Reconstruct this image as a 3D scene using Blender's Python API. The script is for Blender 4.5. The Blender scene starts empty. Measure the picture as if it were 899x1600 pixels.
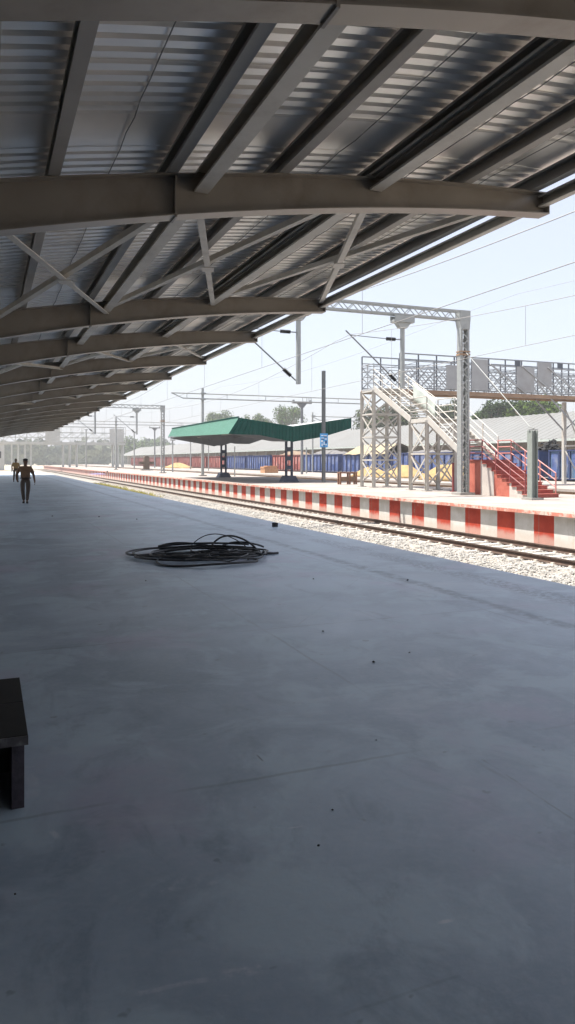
import bpy, bmesh, math, random
from mathutils import Vector, Matrix
random.seed(7)
R = math.radians
scene = bpy.context.scene
COL = scene.collection

# ------------------------------------------------------------------ camera frame
TH = R(22.1); ST, CT = math.sin(TH), math.cos(TH)
F = 1155.0; CX = 449.5; HY = 719.5; EYE = 1.62
def on_x(px, X):
    """point with world X seen at picture column px -> (X, Y)"""
    u = (px-CX)/F
    return X*(CT-u*ST)/(ST+u*CT)
def zat(X, Y, py):
    return EYE + (X*ST+Y*CT)*(HY-py)/F

def at0(px, py, z=0.):
    d = (EYE-z)*F/(py-HY); u = (px-CX)/F
    return d*(ST+u*CT), d*(CT-u*ST)
# ------------------------------------------------------------------ materials
def mat(name, base, rough=.6, metal=0., var=.12, scale=3., bump=0., bscale=40., spec=.5, dirt=None, dscale=.7, damt=.5, detail=5):
    m = bpy.data.materials.new(name); m.use_nodes = True
    nt = m.node_tree; N = nt.nodes; L = nt.links
    b = N['Principled BSDF']
    b.inputs['Roughness'].default_value = rough
    b.inputs['Metallic'].default_value = metal
    b.inputs['Specular IOR Level'].default_value = spec
    tc = N.new('ShaderNodeTexCoord')
    nz = N.new('ShaderNodeTexNoise'); nz.inputs['Scale'].default_value = scale; nz.inputs['Detail'].default_value = detail
    L.new(tc.outputs['Object'], nz.inputs['Vector'])
    rp = N.new('ShaderNodeValToRGB')
    rp.color_ramp.elements[0].position = .3; rp.color_ramp.elements[1].position = .7
    c0 = [max(0, c*(1-var)) for c in base]; c1 = [min(1, c*(1+var)) for c in base]
    rp.color_ramp.elements[0].color = (*c0, 1); rp.color_ramp.elements[1].color = (*c1, 1)
    L.new(nz.outputs['Fac'], rp.inputs['Fac'])
    out = rp.outputs['Color']
    if dirt:
        n2 = N.new('ShaderNodeTexNoise'); n2.inputs['Scale'].default_value = dscale; n2.inputs['Detail'].default_value = 8
        n2.inputs['Roughness'].default_value = .65
        L.new(tc.outputs['Object'], n2.inputs['Vector'])
        r2 = N.new('ShaderNodeValToRGB'); r2.color_ramp.elements[0].position = .48; r2.color_ramp.elements[1].position = .68
        r2.color_ramp.elements[0].color = (0,0,0,1); r2.color_ramp.elements[1].color = (damt,damt,damt,1)
        L.new(n2.outputs['Fac'], r2.inputs['Fac'])
        mx = N.new('ShaderNodeMixRGB'); mx.inputs[2].default_value = (*dirt, 1)
        L.new(r2.outputs['Color'], mx.inputs[0]); L.new(out, mx.inputs[1]); out = mx.outputs[0]
    L.new(out, b.inputs['Base Color'])
    if bump:
        n3 = N.new('ShaderNodeTexNoise'); n3.inputs['Scale'].default_value = bscale; n3.inputs['Detail'].default_value = 6
        L.new(tc.outputs['Object'], n3.inputs['Vector'])
        bp = N.new('ShaderNodeBump'); bp.inputs['Strength'].default_value = bump; bp.inputs['Distance'].default_value = .02
        L.new(n3.outputs['Fac'], bp.inputs['Height']); L.new(bp.outputs['Normal'], b.inputs['Normal'])
    return m

class NB:
    """small node-building helper for the bigger materials"""
    def __init__(s, name, rough=.6, spec=.5):
        s.m = bpy.data.materials.new(name); s.m.use_nodes = True
        s.nt = s.m.node_tree; s.N = s.nt.nodes; s.L = s.nt.links
        s.b = s.N['Principled BSDF']; s.b.inputs['Roughness'].default_value = rough
        s.b.inputs['Specular IOR Level'].default_value = spec
        s.tc = s.N.new('ShaderNodeTexCoord'); s.obj = s.tc.outputs['Object']
        sp = s.N.new('ShaderNodeSeparateXYZ'); s.L.new(s.obj, sp.inputs[0])
        s.x, s.y, s.z = sp.outputs
    def setin(s, inp, v):
        if hasattr(v, 'links') or isinstance(v, bpy.types.NodeSocket): s.L.new(v, inp)
        else: inp.default_value = v
    def math(s, op, a, b=0., c=None):
        n = s.N.new('ShaderNodeMath'); n.operation = op
        s.setin(n.inputs[0], a); s.setin(n.inputs[1], b)
        if c is not None: s.setin(n.inputs[2], c)
        return n.outputs[0]
    def scaled(s, v3, rot=0):
        n = s.N.new('ShaderNodeMapping'); n.inputs['Scale'].default_value = v3; n.inputs['Rotation'].default_value = (0,0,rot)
        s.L.new(s.obj, n.inputs['Vector']); return n.outputs[0]
    def noise(s, scale, detail=5, rough=.55, vec=None, dist=0.):
        n = s.N.new('ShaderNodeTexNoise'); n.inputs['Scale'].default_value = scale; n.inputs['Detail'].default_value = detail
        n.inputs['Roughness'].default_value = rough; n.inputs['Distortion'].default_value = dist
        s.L.new(vec or s.obj, n.inputs['Vector']); return n.outputs['Fac']
    def voro(s, scale, vec=None, feature='F1'):
        n = s.N.new('ShaderNodeTexVoronoi'); n.inputs['Scale'].default_value = scale; n.feature = feature
        s.L.new(vec or s.obj, n.inputs['Vector']); return n
    def step(s, v, lo, hi):
        n = s.N.new('ShaderNodeMapRange'); n.interpolation_type = 'SMOOTHSTEP'
        s.setin(n.inputs['Value'], v); n.inputs['From Min'].default_value = lo; n.inputs['From Max'].default_value = hi
        return n.outputs[0]
    def mix(s, f, a, b):
        n = s.N.new('ShaderNodeMixRGB'); s.setin(n.inputs[0], f)
        for i, v in ((1, a), (2, b)):
            if isinstance(v, tuple): n.inputs[i].default_value = (*v, 1)
            else: s.L.new(v, n.inputs[i])
        return n.outputs[0]
    def color(s, v): s.L.new(v, s.b.inputs['Base Color'])
    def rough(s, v): s.L.new(v, s.b.inputs['Roughness'])
    def bump(s, h, strength=.3, dist=.02):
        n = s.N.new('ShaderNodeBump'); n.inputs['Strength'].default_value = strength; n.inputs['Distance'].default_value = dist
        s.L.new(h, n.inputs['Height']); s.L.new(n.outputs[0], s.b.inputs['Normal'])

def make_platform_floor():
    k = NB('platform_concrete', .5, .5)
    big = k.noise(.35, 6, .6); mid = k.noise(1.3, 7, .62, dist=.6); fine = k.noise(22, 6, .6)
    c = k.mix(k.step(big, .35, .65), (.245,.318,.395), (.430,.520,.610))
    c = k.mix(k.math('MULTIPLY', k.step(mid, .46, .62), .8), c, (.48,.59,.66))
    c = k.mix(k.math('MULTIPLY', k.step(k.noise(.8, 5, .6, vec=k.scaled((1,1,1), 1.1)), .52, .70), .6), c, (.43,.40,.52))
    c = k.mix(k.math('MULTIPLY', k.step(k.noise(2.1, 8, .7, vec=k.scaled((1,.6,1), .4), dist=1.2), .50, .68), .45), c, (.185,.245,.315))
    c = k.mix(k.math('MULTIPLY', k.step(fine, .4, .7), .22), c, (.52,.55,.60))
    dust = k.math('MULTIPLY', k.step(k.noise(.55, 9, .72, vec=k.scaled((1,1.4,1), .9), dist=.8), .53, .66), .5)
    c = k.mix(dust, c, (.53,.60,.655))
    spots = k.math('MULTIPLY', k.step(k.noise(6.5, 3, .5), .69, .73), .5)
    c = k.mix(spots, c, (.17,.20,.24))
    # scraped light marks
    s1 = k.math('MULTIPLY', k.step(k.noise(1., 4, .7, vec=k.scaled((1.1, 9., 1), -.28)), .70, .76), k.step(k.noise(.55, 2), .5, .6))
    c = k.mix(k.math('MULTIPLY', s1, .5), c, (.62,.64,.68))
    s2 = k.math('MULTIPLY', k.step(k.noise(1.7, 5, .75, vec=k.scaled((1., 5., 1), .5), dist=2.), .69, .74), k.step(k.noise(.7, 2), .5, .58))
    c = k.mix(k.math('MULTIPLY', s2, .35), c, (.58,.60,.64))
    # trowelled bays: faint pour joints across and along
    wob = k.math('MULTIPLY', k.math('SUBTRACT', k.noise(3., 3), .5), .05)
    yy = k.math('ABSOLUTE', k.math('SUBTRACT', k.math('MODULO', k.math('ADD', k.math('ADD', k.y, 100.3), wob), 3.1), 1.55))
    j1 = k.math('SUBTRACT', 1., k.step(yy, .004, .022))
    xx = k.math('ABSOLUTE', k.math('SUBTRACT', k.math('MODULO', k.math('ADD', k.math('ADD', k.x, 100.75), wob), 2.55), 1.2))
    j2 = k.math('SUBTRACT', 1., k.step(xx, .004, .02))
    jj = k.math('MULTIPLY', k.math('MAXIMUM', j1, j2), k.step(k.noise(.9, 4), .40, .56))
    c = k.mix(k.math('MULTIPLY', jj, .33), c, (.10,.12,.14))
    def seg(p0, p1, w, ns, lo, hi, amt, colr, c):
        (xa, ya), (xb, yb) = at0(*p0), at0(*p1)
        L_ = math.hypot(xb-xa, yb-ya); ux, uy = (xb-xa)/L_, (yb-ya)/L_
        dx = k.math('SUBTRACT', k.x, xa); dy = k.math('SUBTRACT', k.y, ya)
        al = k.math('ADD', k.math('MULTIPLY', dx, ux), k.math('MULTIPLY', dy, uy))
        cr = k.math('ADD', k.math('SUBTRACT', k.math('MULTIPLY', dx, uy), k.math('MULTIPLY', dy, ux)), k.math('MULTIPLY', k.math('SUBTRACT', k.noise(4., 4), .5), w*3))
        inn = k.math('MULTIPLY', k.step(al, 0, .04), k.math('SUBTRACT', 1., k.step(al, L_-.04, L_)))
        f = k.math('MULTIPLY', inn, k.math('SUBTRACT', 1., k.step(k.math('ABSOLUTE', cr), w*.3, w)))
        f = k.math('MULTIPLY', f, k.step(k.noise(ns, 5, .7), lo, hi))
        return k.mix(k.math('MULTIPLY', f, amt), c, colr)
    LT = (.70,.71,.74); DK = (.13,.155,.18)
    c = seg((198,1557), (332,1528), .016, 9., .40, .6, .45, LT, c)
    c = seg((330,1529), (424,1508), .030, 8., .42, .6, .5, LT, c)
    c = seg((680,1443), (714,1436), .012, 5., .2, .4, .75, LT, c)
    c = seg((446,1295), (478,1290), .009, 5., .3, .5, .5, LT, c)
    c = seg((222,1400), (300,1372), .045, 11., .46, .62, .35, LT, c)
    c = seg((296,1374), (352,1392), .045, 11., .44, .62, .4, LT, c)
    c = seg((296,1430), (306,1476), .05, 7., .40, .6, .3, DK, c)
    c = seg((78,1296), (92,1312), .02, 7., .3, .5, .5, LT, c)
    c = seg((42,1195), (50,1250), .05, 6., .3, .6, .3, LT, c)
    c = seg((752,1185), (899,1283), .010, 5., .35, .55, .5, DK, c)
    c = seg((520,1592), (724,1522), .010, 5., .35, .55, .16, DK, c)
    c = seg((400,1178), (413,1191), .008, 3., .1, .2, .8, DK, c)
    c = seg((455,985), (560,905), .012, 4., .40, .6, .3, DK, c)
    # rough coping joint and paving strip near the edge
    wob2 = k.math('MULTIPLY', k.math('SUBTRACT', k.noise(2.2, 5, .7), .5), .22)
    d1 = k.math('ABSOLUTE', k.math('ADD', k.math('SUBTRACT', k.x, 5.25), wob2))
    b1 = k.math('MULTIPLY', k.math('SUBTRACT', 1., k.step(d1, .03, .16)), k.step(k.noise(5, 5, .7), .36, .6))
    c = k.mix(k.math('MULTIPLY', b1, .75), c, (.12,.15,.19))
    d2 = k.math('ABSOLUTE', k.math('ADD', k.math('SUBTRACT', k.x, 6.25), k.math('MULTIPLY', wob2, .6)))
    pit = k.math('MULTIPLY', k.math('SUBTRACT', 1., k.step(d2, .12, .3)), k.step(k.noise(14, 5, .75), .47, .56))
    pit = k.math('MULTIPLY', pit, k.step(k.noise(.8, 3), .38, .52))
    c = k.mix(k.math('MULTIPLY', pit, .85), c, (.11,.135,.17))
    c = k.mix(k.math('MULTIPLY', k.step(k.x, 5.3, 5.45), .28), c, (.42,.47,.53))
    k.color(c)
    k.rough(k.math('ADD', .30, k.math('MULTIPLY', mid, .22)))
    h = k.math('SUBTRACT', k.math('ADD', k.math('MULTIPLY', fine, .25), k.math('MULTIPLY', mid, .5)), k.math('ADD', b1, pit))
    k.bump(h, .35, .012)
    return k.m

def make_striped_wall():
    k = NB('striped_wall_paint', .75, .3)
    ph = k.math('MODULO', k.math('ADD', k.math('SUBTRACT', k.y, 17.9), 1820.), 1.82)
    edge = k.math('MULTIPLY', k.math('SUBTRACT', k.noise(6, 4), .5), .05)
    red = k.math('SUBTRACT', 1., k.step(k.math('ADD', ph, edge), .895, .92))
    n = k.noise(2.5, 6, .6)
    rc = k.mix(k.step(n, .35, .7), (.36,.038,.018), (.46,.058,.028))
    wc = k.mix(k.step(n, .35, .7), (.50,.49,.45), (.60,.59,.56))
    # each white panel was painted a little differently
    c = k.mix(red, wc, rc)
    low = k.math('MULTIPLY', k.math('SUBTRACT', 1., k.step(k.math('ADD', k.z, k.math('MULTIPLY', k.noise(3, 5), .3)), -.72, -.50)), .55)
    c = k.mix(low, c, (.50,.42,.36))
    str_ = k.math('MULTIPLY', k.step(k.noise(1., 5, .7, vec=k.scaled((3, 6, .5))), .58, .74), .35)
    c = k.mix(str_, c, (.30,.25,.20))
    chip = k.math('MULTIPLY', k.step(k.noise(7, 6, .75), .60, .66), k.step(k.noise(1.1, 3), .45, .6))
    c = k.mix(k.math('MULTIPLY', chip, .6), c, (.36,.32,.28))
    bj = k.math('ABSOLUTE', k.math('SUBTRACT', k.math('MODULO', k.math('ADD', k.y, 917.9), 3.64), 1.0))
    c = k.mix(k.math('MULTIPLY', k.math('SUBTRACT', 1., k.step(bj, .008, .03)), .5), c, (.2,.16,.13))
    k.color(c); k.bump(k.noise(30, 5), .2, .01)
    return k.m

def make_coping():
    k = NB('coping_worn_red', .8, .3)
    n = k.noise(3.2, 7, .7)
    c = k.mix(k.step(n, .46, .58), (.50,.19,.14), (.55,.45,.39))
    j = k.math('ABSOLUTE', k.math('SUBTRACT', k.math('MODULO', k.math('ADD', k.y, 900.), 1.25), .6))
    c = k.mix(k.math('MULTIPLY', k.math('SUBTRACT', 1., k.step(j, .008, .03)), .6), c, (.25,.17,.14))
    k.color(c); k.bump(k.noise(25, 5), .3, .015)
    return k.m

def make_far_floor():
    k = NB('sunlit_platform_paving', .85, .25)
    n = k.noise(.5, 7, .6); f = k.noise(9, 6, .65)
    c = k.mix(k.step(n, .35, .66), (.25,.218,.197), (.325,.292,.268))
    c = k.mix(k.math('MULTIPLY', k.step(f, .45, .7), .35), c, (.40,.37,.34))
    e = k.math('MULTIPLY', k.math('SUBTRACT', 1., k.step(k.math('ADD', k.x, k.math('MULTIPLY', f, .2)), 16.15, 16.5)), .5)
    c = k.mix(e, c, (.40,.27,.22))
    k.color(c); k.bump(f, .2, .01)
    return k.m

def make_ballast():
    k = NB('ballast_bed', .95, .2)
    v = k.voro(14)
    n = k.noise(.9, 5)
    c = k.mix(k.step(v.outputs['Color'], .2, .8), (.21,.20,.185), (.355,.34,.32))
    c = k.mix(k.math('MULTIPLY', k.step(n, .4, .65), .4), c, (.36,.31,.25))
    k.color(c)
    k.bump(k.math('SUBTRACT', 1., v.outputs['Distance']), .9, .05)
    return k.m

def make_ground():
    k = NB('dry_ground', .95, .2)
    n = k.noise(.12, 8, .6); f = k.noise(2.5, 7, .65)
    c = k.mix(k.step(n, .35, .65), (.40,.33,.25), (.48,.42,.34))
    c = k.mix(k.math('MULTIPLY', k.step(f, .45, .7), .5), c, (.33,.31,.22))
    k.color(c); k.bump(f, .4, .05)
    return k.m

def make_roof_sheet():
    k = NB('galvanised_sheet', .42, .5)
    k.b.inputs['Metallic'].default_value = .6
    n = k.noise(1.1, 5, .6); f = k.noise(.5, 3, vec=k.scaled((1, 3, 1)))
    c = k.mix(k.step(n, .35, .68), (.80,.80,.79), (.90,.89,.87))
    c = k.mix(k.math('MULTIPLY', k.step(f, .45, .65), .35), c, (.92,.90,.86))
    # screw lines: thin dark wavering seam along the sheets
    k.color(c)
    k.rough(k.math('ADD', .22, k.math('MULTIPLY', n, .22)))
    return k.m

def make_wagon(name, base, dark):
    k = NB(name, .7, .3)
    n = k.noise(1.4, 7, .65); s = k.noise(1., 6, .7, vec=k.scaled((1, 5, .8)))
    c = k.mix(k.step(n, .35, .68), dark, base)
    c = k.mix(k.math('MULTIPLY', k.step(s, .5, .7), .5), c, (.24,.24,.26))
    c = k.mix(k.math('MULTIPLY', k.math('SUBTRACT', 1., k.step(k.math('ADD', k.z, k.math('MULTIPLY', n, .8)), .9, 1.7)), .5), c, (.20,.15,.12))
    k.color(c)
    return k.m

M = {}
M['floor'] = make_platform_floor()
M['stripe'] = make_striped_wall()
M['coping'] = make_coping()
M['farfloor'] = make_far_floor()
M['ballast'] = make_ballast()
M['ground'] = make_ground()
M['sheet'] = make_roof_sheet()
M['girder'] = mat('girder_grey_paint', (.27,.245,.21), .3, 0, .08, 1.5, dirt=(.165,.135,.105), dscale=1.3, damt=.65)
M['tie'] = mat('light_grey_steel_paint', (.60,.58,.53), .5, 0, .08, 2., dirt=(.25,.22,.19), dscale=1.4, damt=.4)
M['purlin'] = mat('purlin_grey_paint', (.36,.345,.32), .5, 0, .08, 2., dirt=(.22,.2,.18), dscale=1.2, damt=.35)
M['galv'] = mat('galvanised_steel', (.31,.325,.32), .5, .35, .08, 4., dirt=(.38,.37,.34), dscale=1.2, damt=.5)
M['galv_dark'] = mat('weathered_steel', (.20,.21,.22), .6, .2, .15, 4.)
M['pole_conc'] = mat('grey_green_post', (.21,.235,.215), .75, 0, .12, 3., bump=.2)
M['pole_dark'] = mat('dark_galvanised_pole', (.13,.14,.145), .55, .2, .12, 2.)
M['white_steel'] = mat('cream_white_paint', (.42,.405,.375), .55, 0, .07, 3., dirt=(.45,.37,.29), dscale=1.8, damt=.45)
M['bridge_grey'] = mat('bridge_grey_paint', (.24,.255,.275), .55, 0, .12, 2., dirt=(.20,.16,.13), dscale=1.3, damt=.4)
M['bridge_dark'] = mat('bridge_dark_steel', (.075,.085,.105), .55, 0, .12, 2.)
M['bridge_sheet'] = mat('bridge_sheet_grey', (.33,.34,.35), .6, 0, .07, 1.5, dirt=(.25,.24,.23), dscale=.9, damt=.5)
M['panel_grey'] = mat('faded_grey_panel', (.33,.335,.34), .6, 0, .08, 1.5, dirt=(.25,.245,.24), dscale=.9, damt=.6)
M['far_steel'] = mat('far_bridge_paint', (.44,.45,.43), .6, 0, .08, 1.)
M['rust'] = mat('rusty_brown', (.30,.20,.13), .8, 0, .2, 3., dirt=(.20,.12,.08), dscale=1.5, damt=.6)
M['red_rail'] = mat('maroon_rail_paint', (.20,.045,.045), .55, 0, .15, 3.)
M['pink_rail'] = mat('faded_red_rail_paint', (.42,.17,.15), .55, 0, .15, 3.)
M['step_red'] = mat('step_red_paint', (.30,.058,.042), .75, 0, .18, 3., dirt=(.42,.25,.2), dscale=1.5, damt=.5)
M['concrete'] = mat('grey_concrete', (.28,.27,.25), .9, 0, .12, 2., bump=.2)
M['rail_rust'] = mat('rail_rust', (.085,.055,.042), .65, .3, .25, 6.)
M['rail_top'] = mat('rail_head_worn', (.16,.13,.11), .4, .6, .15, 6.)
M['sleeper'] = mat('concrete_sleeper', (.50,.46,.41), .9, 0, .12, 5., bump=.2)
M['stone'] = mat('ballast_stone', (.31,.30,.282), .9, 0, .4, 3.)
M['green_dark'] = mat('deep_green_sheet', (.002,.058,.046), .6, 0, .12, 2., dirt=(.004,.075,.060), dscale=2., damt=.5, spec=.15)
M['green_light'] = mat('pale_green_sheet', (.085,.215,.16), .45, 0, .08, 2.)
M['blue_steel'] = mat('slate_blue_steel', (.060,.075,.115), .55, 0, .12, 3.)
M['under'] = mat('shelter_underside', (.20,.21,.23), .6, 0, .1, 2.)
M['sign_blue'] = mat('sign_blue', (.06,.32,.68), .5, 0, .06, 6.)
M['sign_white'] = mat('sign_white', (.78,.82,.85), .5, 0, .03, 6.)
M['sign_dark'] = mat('sign_dark_blue', (.02,.07,.2), .5, 0, .03, 6.)
M['black'] = mat('black_insulator', (.018,.017,.017), .35, 0, .15, 9.)
M['cable'] = mat('black_cable_sheath', (.017,.018,.020), .42, 0, .2, 12., dirt=(.09,.09,.095), dscale=5., damt=.5)
M['wire'] = mat('overhead_wire', (.30,.29,.28), .6, .2, .1, 9.)
M['granite'] = mat('black_granite', (.007,.007,.008), .45, 0, .4, 60., dirt=(.018,.018,.018), dscale=6, damt=.6, spec=.2)
M['granite_edge'] = mat('rough_sawn_granite_edge', (.10,.092,.094), .8, 0, .4, 25., dirt=(.33,.32,.32), dscale=7, damt=.7, bump=.3)
M['bench_side'] = mat('mortared_side', (.075,.062,.076), .85, 0, .3, 18., bump=.3, dirt=(.14,.13,.14), dscale=5, damt=.4)
M['roof_shed'] = mat('shed_roof_sheet', (.145,.148,.146), .7, .0, .06, .12, dirt=(.125,.12,.115), dscale=.15, damt=.6)
M['wall_shed'] = mat('shed_wall_plaster', (.27,.23,.185), .9, 0, .15, .4, dirt=(.17,.13,.1), dscale=.4, damt=.7)
M['dark_strip'] = mat('added_strip_dark', (.045,.038,.03), .95, 0, .3, 2., bump=.4)  # kept dark so the added strip bounces little light upward
M['bld_wall'] = mat('added_dark_wall', (.055,.052,.05), .9, 0, .12, .5)  # kept dark so the added unseen building reflects little
M['sand'] = mat('yellow_sand', (.30,.205,.09), .95, 0, .14, 2., bump=.4, bscale=12)
M['brick'] = mat('stacked_brick', (.40,.22,.12), .9, 0, .25, 7.)
M['wood'] = mat('brown_timber', (.20,.095,.055), .75, 0, .2, 6.)
M['tarp'] = mat('cream_tarpaulin', (.30,.245,.155), .8, 0, .1, 2.)
M['tarp_brown'] = mat('brown_cover', (.17,.12,.08), .8, 0, .2, 2.)
M['sheet_white'] = mat('white_plastic_sheet', (.40,.44,.41), .5, 0, .05, 2.)
M['coal'] = mat('dark_cargo', (.02,.02,.022), .9, 0, .3, 3., bump=.4)
M['grey_cargo'] = mat('grey_cargo', (.13,.125,.125), .9, 0, .25, 2., bump=.4)
M['wag_blue'] = make_wagon('wagon_blue', (.035,.075,.24), (.018,.042,.15))
M['wag_red'] = make_wagon('wagon_red', (.24,.038,.028), (.15,.026,.02))
M['wag_light'] = make_wagon('wagon_pale_blue', (.085,.16,.27), (.05,.105,.20))
M['dust_blue'] = mat('wagon_panel_blue', (.055,.09,.23), .8, 0, .3, 2.5, dirt=(.22,.235,.29), dscale=1.1, damt=.8)
M['dust_red'] = mat('wagon_panel_red', (.33,.10,.085), .8, 0, .3, 2.5, dirt=(.36,.26,.24), dscale=1.1, damt=.8)
M['wag_frame'] = mat('wagon_underframe', (.018,.018,.022), .8, 0, .3, 4.)
M['wag_rib_blue'] = mat('wagon_rib_blue', (.02,.035,.11), .7, 0, .2, 4.)
M['wag_rib_red'] = mat('wagon_rib_red', (.15,.03,.025), .7, 0, .2, 4.)
M['trunk'] = mat('bark', (.12,.085,.06), .9, 0, .25, 4.)
def leafm(n, c): return mat(n, c, .8, 0, .5, .9, spec=.08)
M['leaf_mid'] = leafm('leaf_green', (.055,.090,.013))
M['leaf_dark'] = leafm('leaf_dark_green', (.026,.046,.012))
M['leaf_olive'] = leafm('leaf_olive', (.042,.056,.018))
M['leaf_pale'] = leafm('leaf_pale_green', (.068,.100,.026))
M['far_leaf'] = leafm('pale_far_leaf', (.13,.145,.095))  # paler and greyer than the nearer leaf greens
M['grass'] = mat('dry_grass', (.44,.40,.13), .9, 0, .3, 3.)
M['skin'] = mat('brown_skin', (.12,.065,.042), .6, 0, .08, 20.)
M['khaki_dark'] = mat('dark_khaki_cloth', (.15,.088,.05), .85, 0, .15, 9.)
M['trouser_dark'] = mat('dark_brown_cloth', (.075,.056,.043), .85, 0, .15, 9.)
M['khaki'] = mat('tan_khaki_cloth', (.36,.24,.11), .85, 0, .12, 9.)
M['trouser_grey'] = mat('grey_brown_cloth', (.12,.095,.075), .85, 0, .15, 9.)
M['leather'] = mat('black_leather', (.014,.013,.012), .4, 0, .1, 9.)
M['hair'] = mat('black_hair', (.010,.009,.008), .6, 0, .2, 30.)
M['pinkblock'] = mat('pinkish_plaster', (.40,.33,.27), .9, 0, .1, .6)
M['greyblock'] = mat('grey_plaster_far', (.42,.43,.42), .9, 0, .1, .6)
M['cloth_purple'] = mat('purple_rag', (.20,.19,.36), .85, 0, .2, 9.)
M['dark_stone'] = mat('dark_stone', (.028,.028,.030), .85, 0, .4, 12., bump=.4)
M['pebble'] = mat('grit_dark', (.045,.045,.05), .9, 0, .4, 20.)
M['white_paintblob'] = mat('white_chip', (.6,.61,.63), .8, 0, .1, 9.)

# ------------------------------------------------------------------ mesh helpers
def world_of(o):
    v = Vector((0,0,0))
    while o is not None:
        v += o.location; o = o.parent
    return v

class MB:
    def __init__(s): s.v = []; s.f = []; s.mi = []; s.cur = 0
    def add(s, vs, fs):
        n = len(s.v); s.v += [tuple(v) for v in vs]
        for f in fs: s.f.append(tuple(n+i for i in f)); s.mi.append(s.cur)
        return s
    def box(s, x0, x1, y0, y1, z0, z1):
        return s.add([(x0,y0,z0),(x1,y0,z0),(x1,y1,z0),(x0,y1,z0),(x0,y0,z1),(x1,y0,z1),(x1,y1,z1),(x0,y1,z1)],
              [(3,2,1,0),(4,5,6,7),(0,1,5,4),(1,2,6,5),(2,3,7,6),(3,0,4,7)])
    def bar(s, p, q, w, h, up=(0,0,1)):
        p = Vector(p); q = Vector(q); d = (q-p).normalized(); up = Vector(up)
        a = d.cross(up)
        if a.length < 1e-4: a = d.cross(Vector((0,1,0)))
        a.normalize(); b = a.cross(d).normalized()
        a *= w/2; b *= h/2
        return s.add([p-a-b,p+a-b,p+a+b,p-a+b,q-a-b,q+a-b,q+a+b,q-a+b],
              [(0,1,2,3),(7,6,5,4),(4,5,1,0),(5,6,2,1),(6,7,3,2),(7,4,0,3)])
    def ibeam(s, p, q, w, h, tf=.012, tw=.01, up=(0,0,1)):
        p = Vector(p); q = Vector(q); u = Vector(up)
        d = (q-p).normalized(); a = d.cross(u).normalized(); b = a.cross(d).normalized()
        s.bar(p-b*(h/2-tf/2), q-b*(h/2-tf/2), w, tf, up)
        s.bar(p+b*(h/2-tf/2), q+b*(h/2-tf/2), w, tf, up)
        s.bar(p, q, tw, h-2*tf-.001, up)
        return s
    def tube(s, pts, r, n=8, cap=True, closed=False):
        pts = [Vector(p) for p in pts]; k = len(pts)
        rs = r if isinstance(r, (list, tuple)) else [r]*k
        n0 = len(s.v); prev = None; vs = []; fs = []
        for i, p in enumerate(pts):
            if i == 0: d = pts[1]-p
            elif i == k-1: d = p-pts[i-1]
            else: d = pts[i+1]-pts[i-1]
            d = d.normalized() if d.length > 1e-9 else Vector((0,0,1))
            if prev is None:
                a = d.orthogonal().normalized()
            else:
                a = prev - d*prev.dot(d)
                a = a.normalized() if a.length > 1e-6 else d.orthogonal().normalized()
            prev = a; b = d.cross(a)
            for j in range(n):
                t = 2*math.pi*j/n
                vs.append(p + (a*math.cos(t)+b*math.sin(t))*rs[i])
        for i in range(k-1):
            for j in range(n):
                j2 = (j+1) % n
                fs.append((i*n+j, i*n+j2, (i+1)*n+j2, (i+1)*n+j))
        if cap:
            fs.append(tuple(range(n-1,-1,-1))); fs.append(tuple((k-1)*n+j for j in range(n)))
        return s.add(vs, fs)
    def prism(s, poly, axis, a0, a1):
        """poly in the two other axes, extruded along axis"""
        n = len(poly); vs = []
        for a in (a0, a1):
            for (p, q) in poly:
                vs.append({'x':(a,p,q),'y':(p,a,q),'z':(p,q,a)}[axis])
        fs = [tuple(range(n-1,-1,-1)), tuple(range(n,2*n))]
        for i in range(n):
            j = (i+1) % n; fs.append((i, j, n+j, n+i))
        return s.add(vs, fs)
    def panel(s, quad, t):
        """four corners given thickness"""
        q = [Vector(v) for v in quad]; nrm = (q[1]-q[0]).cross(q[3]-q[0]).normalized()*t
        return s.add(q+[v+nrm for v in q], [(3,2,1,0),(4,5,6,7),(0,1,5,4),(1,2,6,5),(2,3,7,6),(3,0,4,7)])
    def build(s, name, mats, parent=None, smooth=False, fix=True):
        off = world_of(parent) if parent else Vector((0,0,0))
        me = bpy.data.meshes.new(name)
        me.from_pydata([(v[0]-off.x, v[1]-off.y, v[2]-off.z) for v in s.v], [], s.f)
        if not isinstance(mats, (list, tuple)): mats = [mats]
        for m in mats: me.materials.append(m)
        if len(mats) > 1: me.polygons.foreach_set('material_index', s.mi)
        if fix:
            bm = bmesh.new(); bm.from_mesh(me); bmesh.ops.recalc_face_normals(bm, faces=bm.faces); bm.to_mesh(me); bm.free()
        if smooth: me.polygons.foreach_set('use_smooth', [True]*len(me.polygons))
        me.update()
        o = bpy.data.objects.new(name, me); COL.objects.link(o)
        if parent: o.parent = parent
        return o

def tag(o, label=None, cat=None, group=None, kind=None):
    if label: o['label'] = label
    if cat: o['category'] = cat
    if group: o['group'] = group
    if kind: o['kind'] = kind
    return o
def thing(name, loc, label, cat, group=None):
    o = bpy.data.objects.new(name, None); COL.objects.link(o); o.location = loc
    o.empty_display_size = .2
    return tag(o, label, cat, group)
def copy_tree(o, parent=None):
    c = o.copy(); COL.objects.link(c); c.parent = parent
    for ch in o.children: copy_tree(ch, c)
    return c
def share(o, parent, dx=0, dy=0, dz=0):
    """a copy of a part, moved, under the given parent"""
    c = o.copy(); COL.objects.link(c); c.parent = parent
    c.location = o.location + Vector((dx, dy, dz))
    for ch in o.children: copy_tree(ch, c)
    return c

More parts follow.
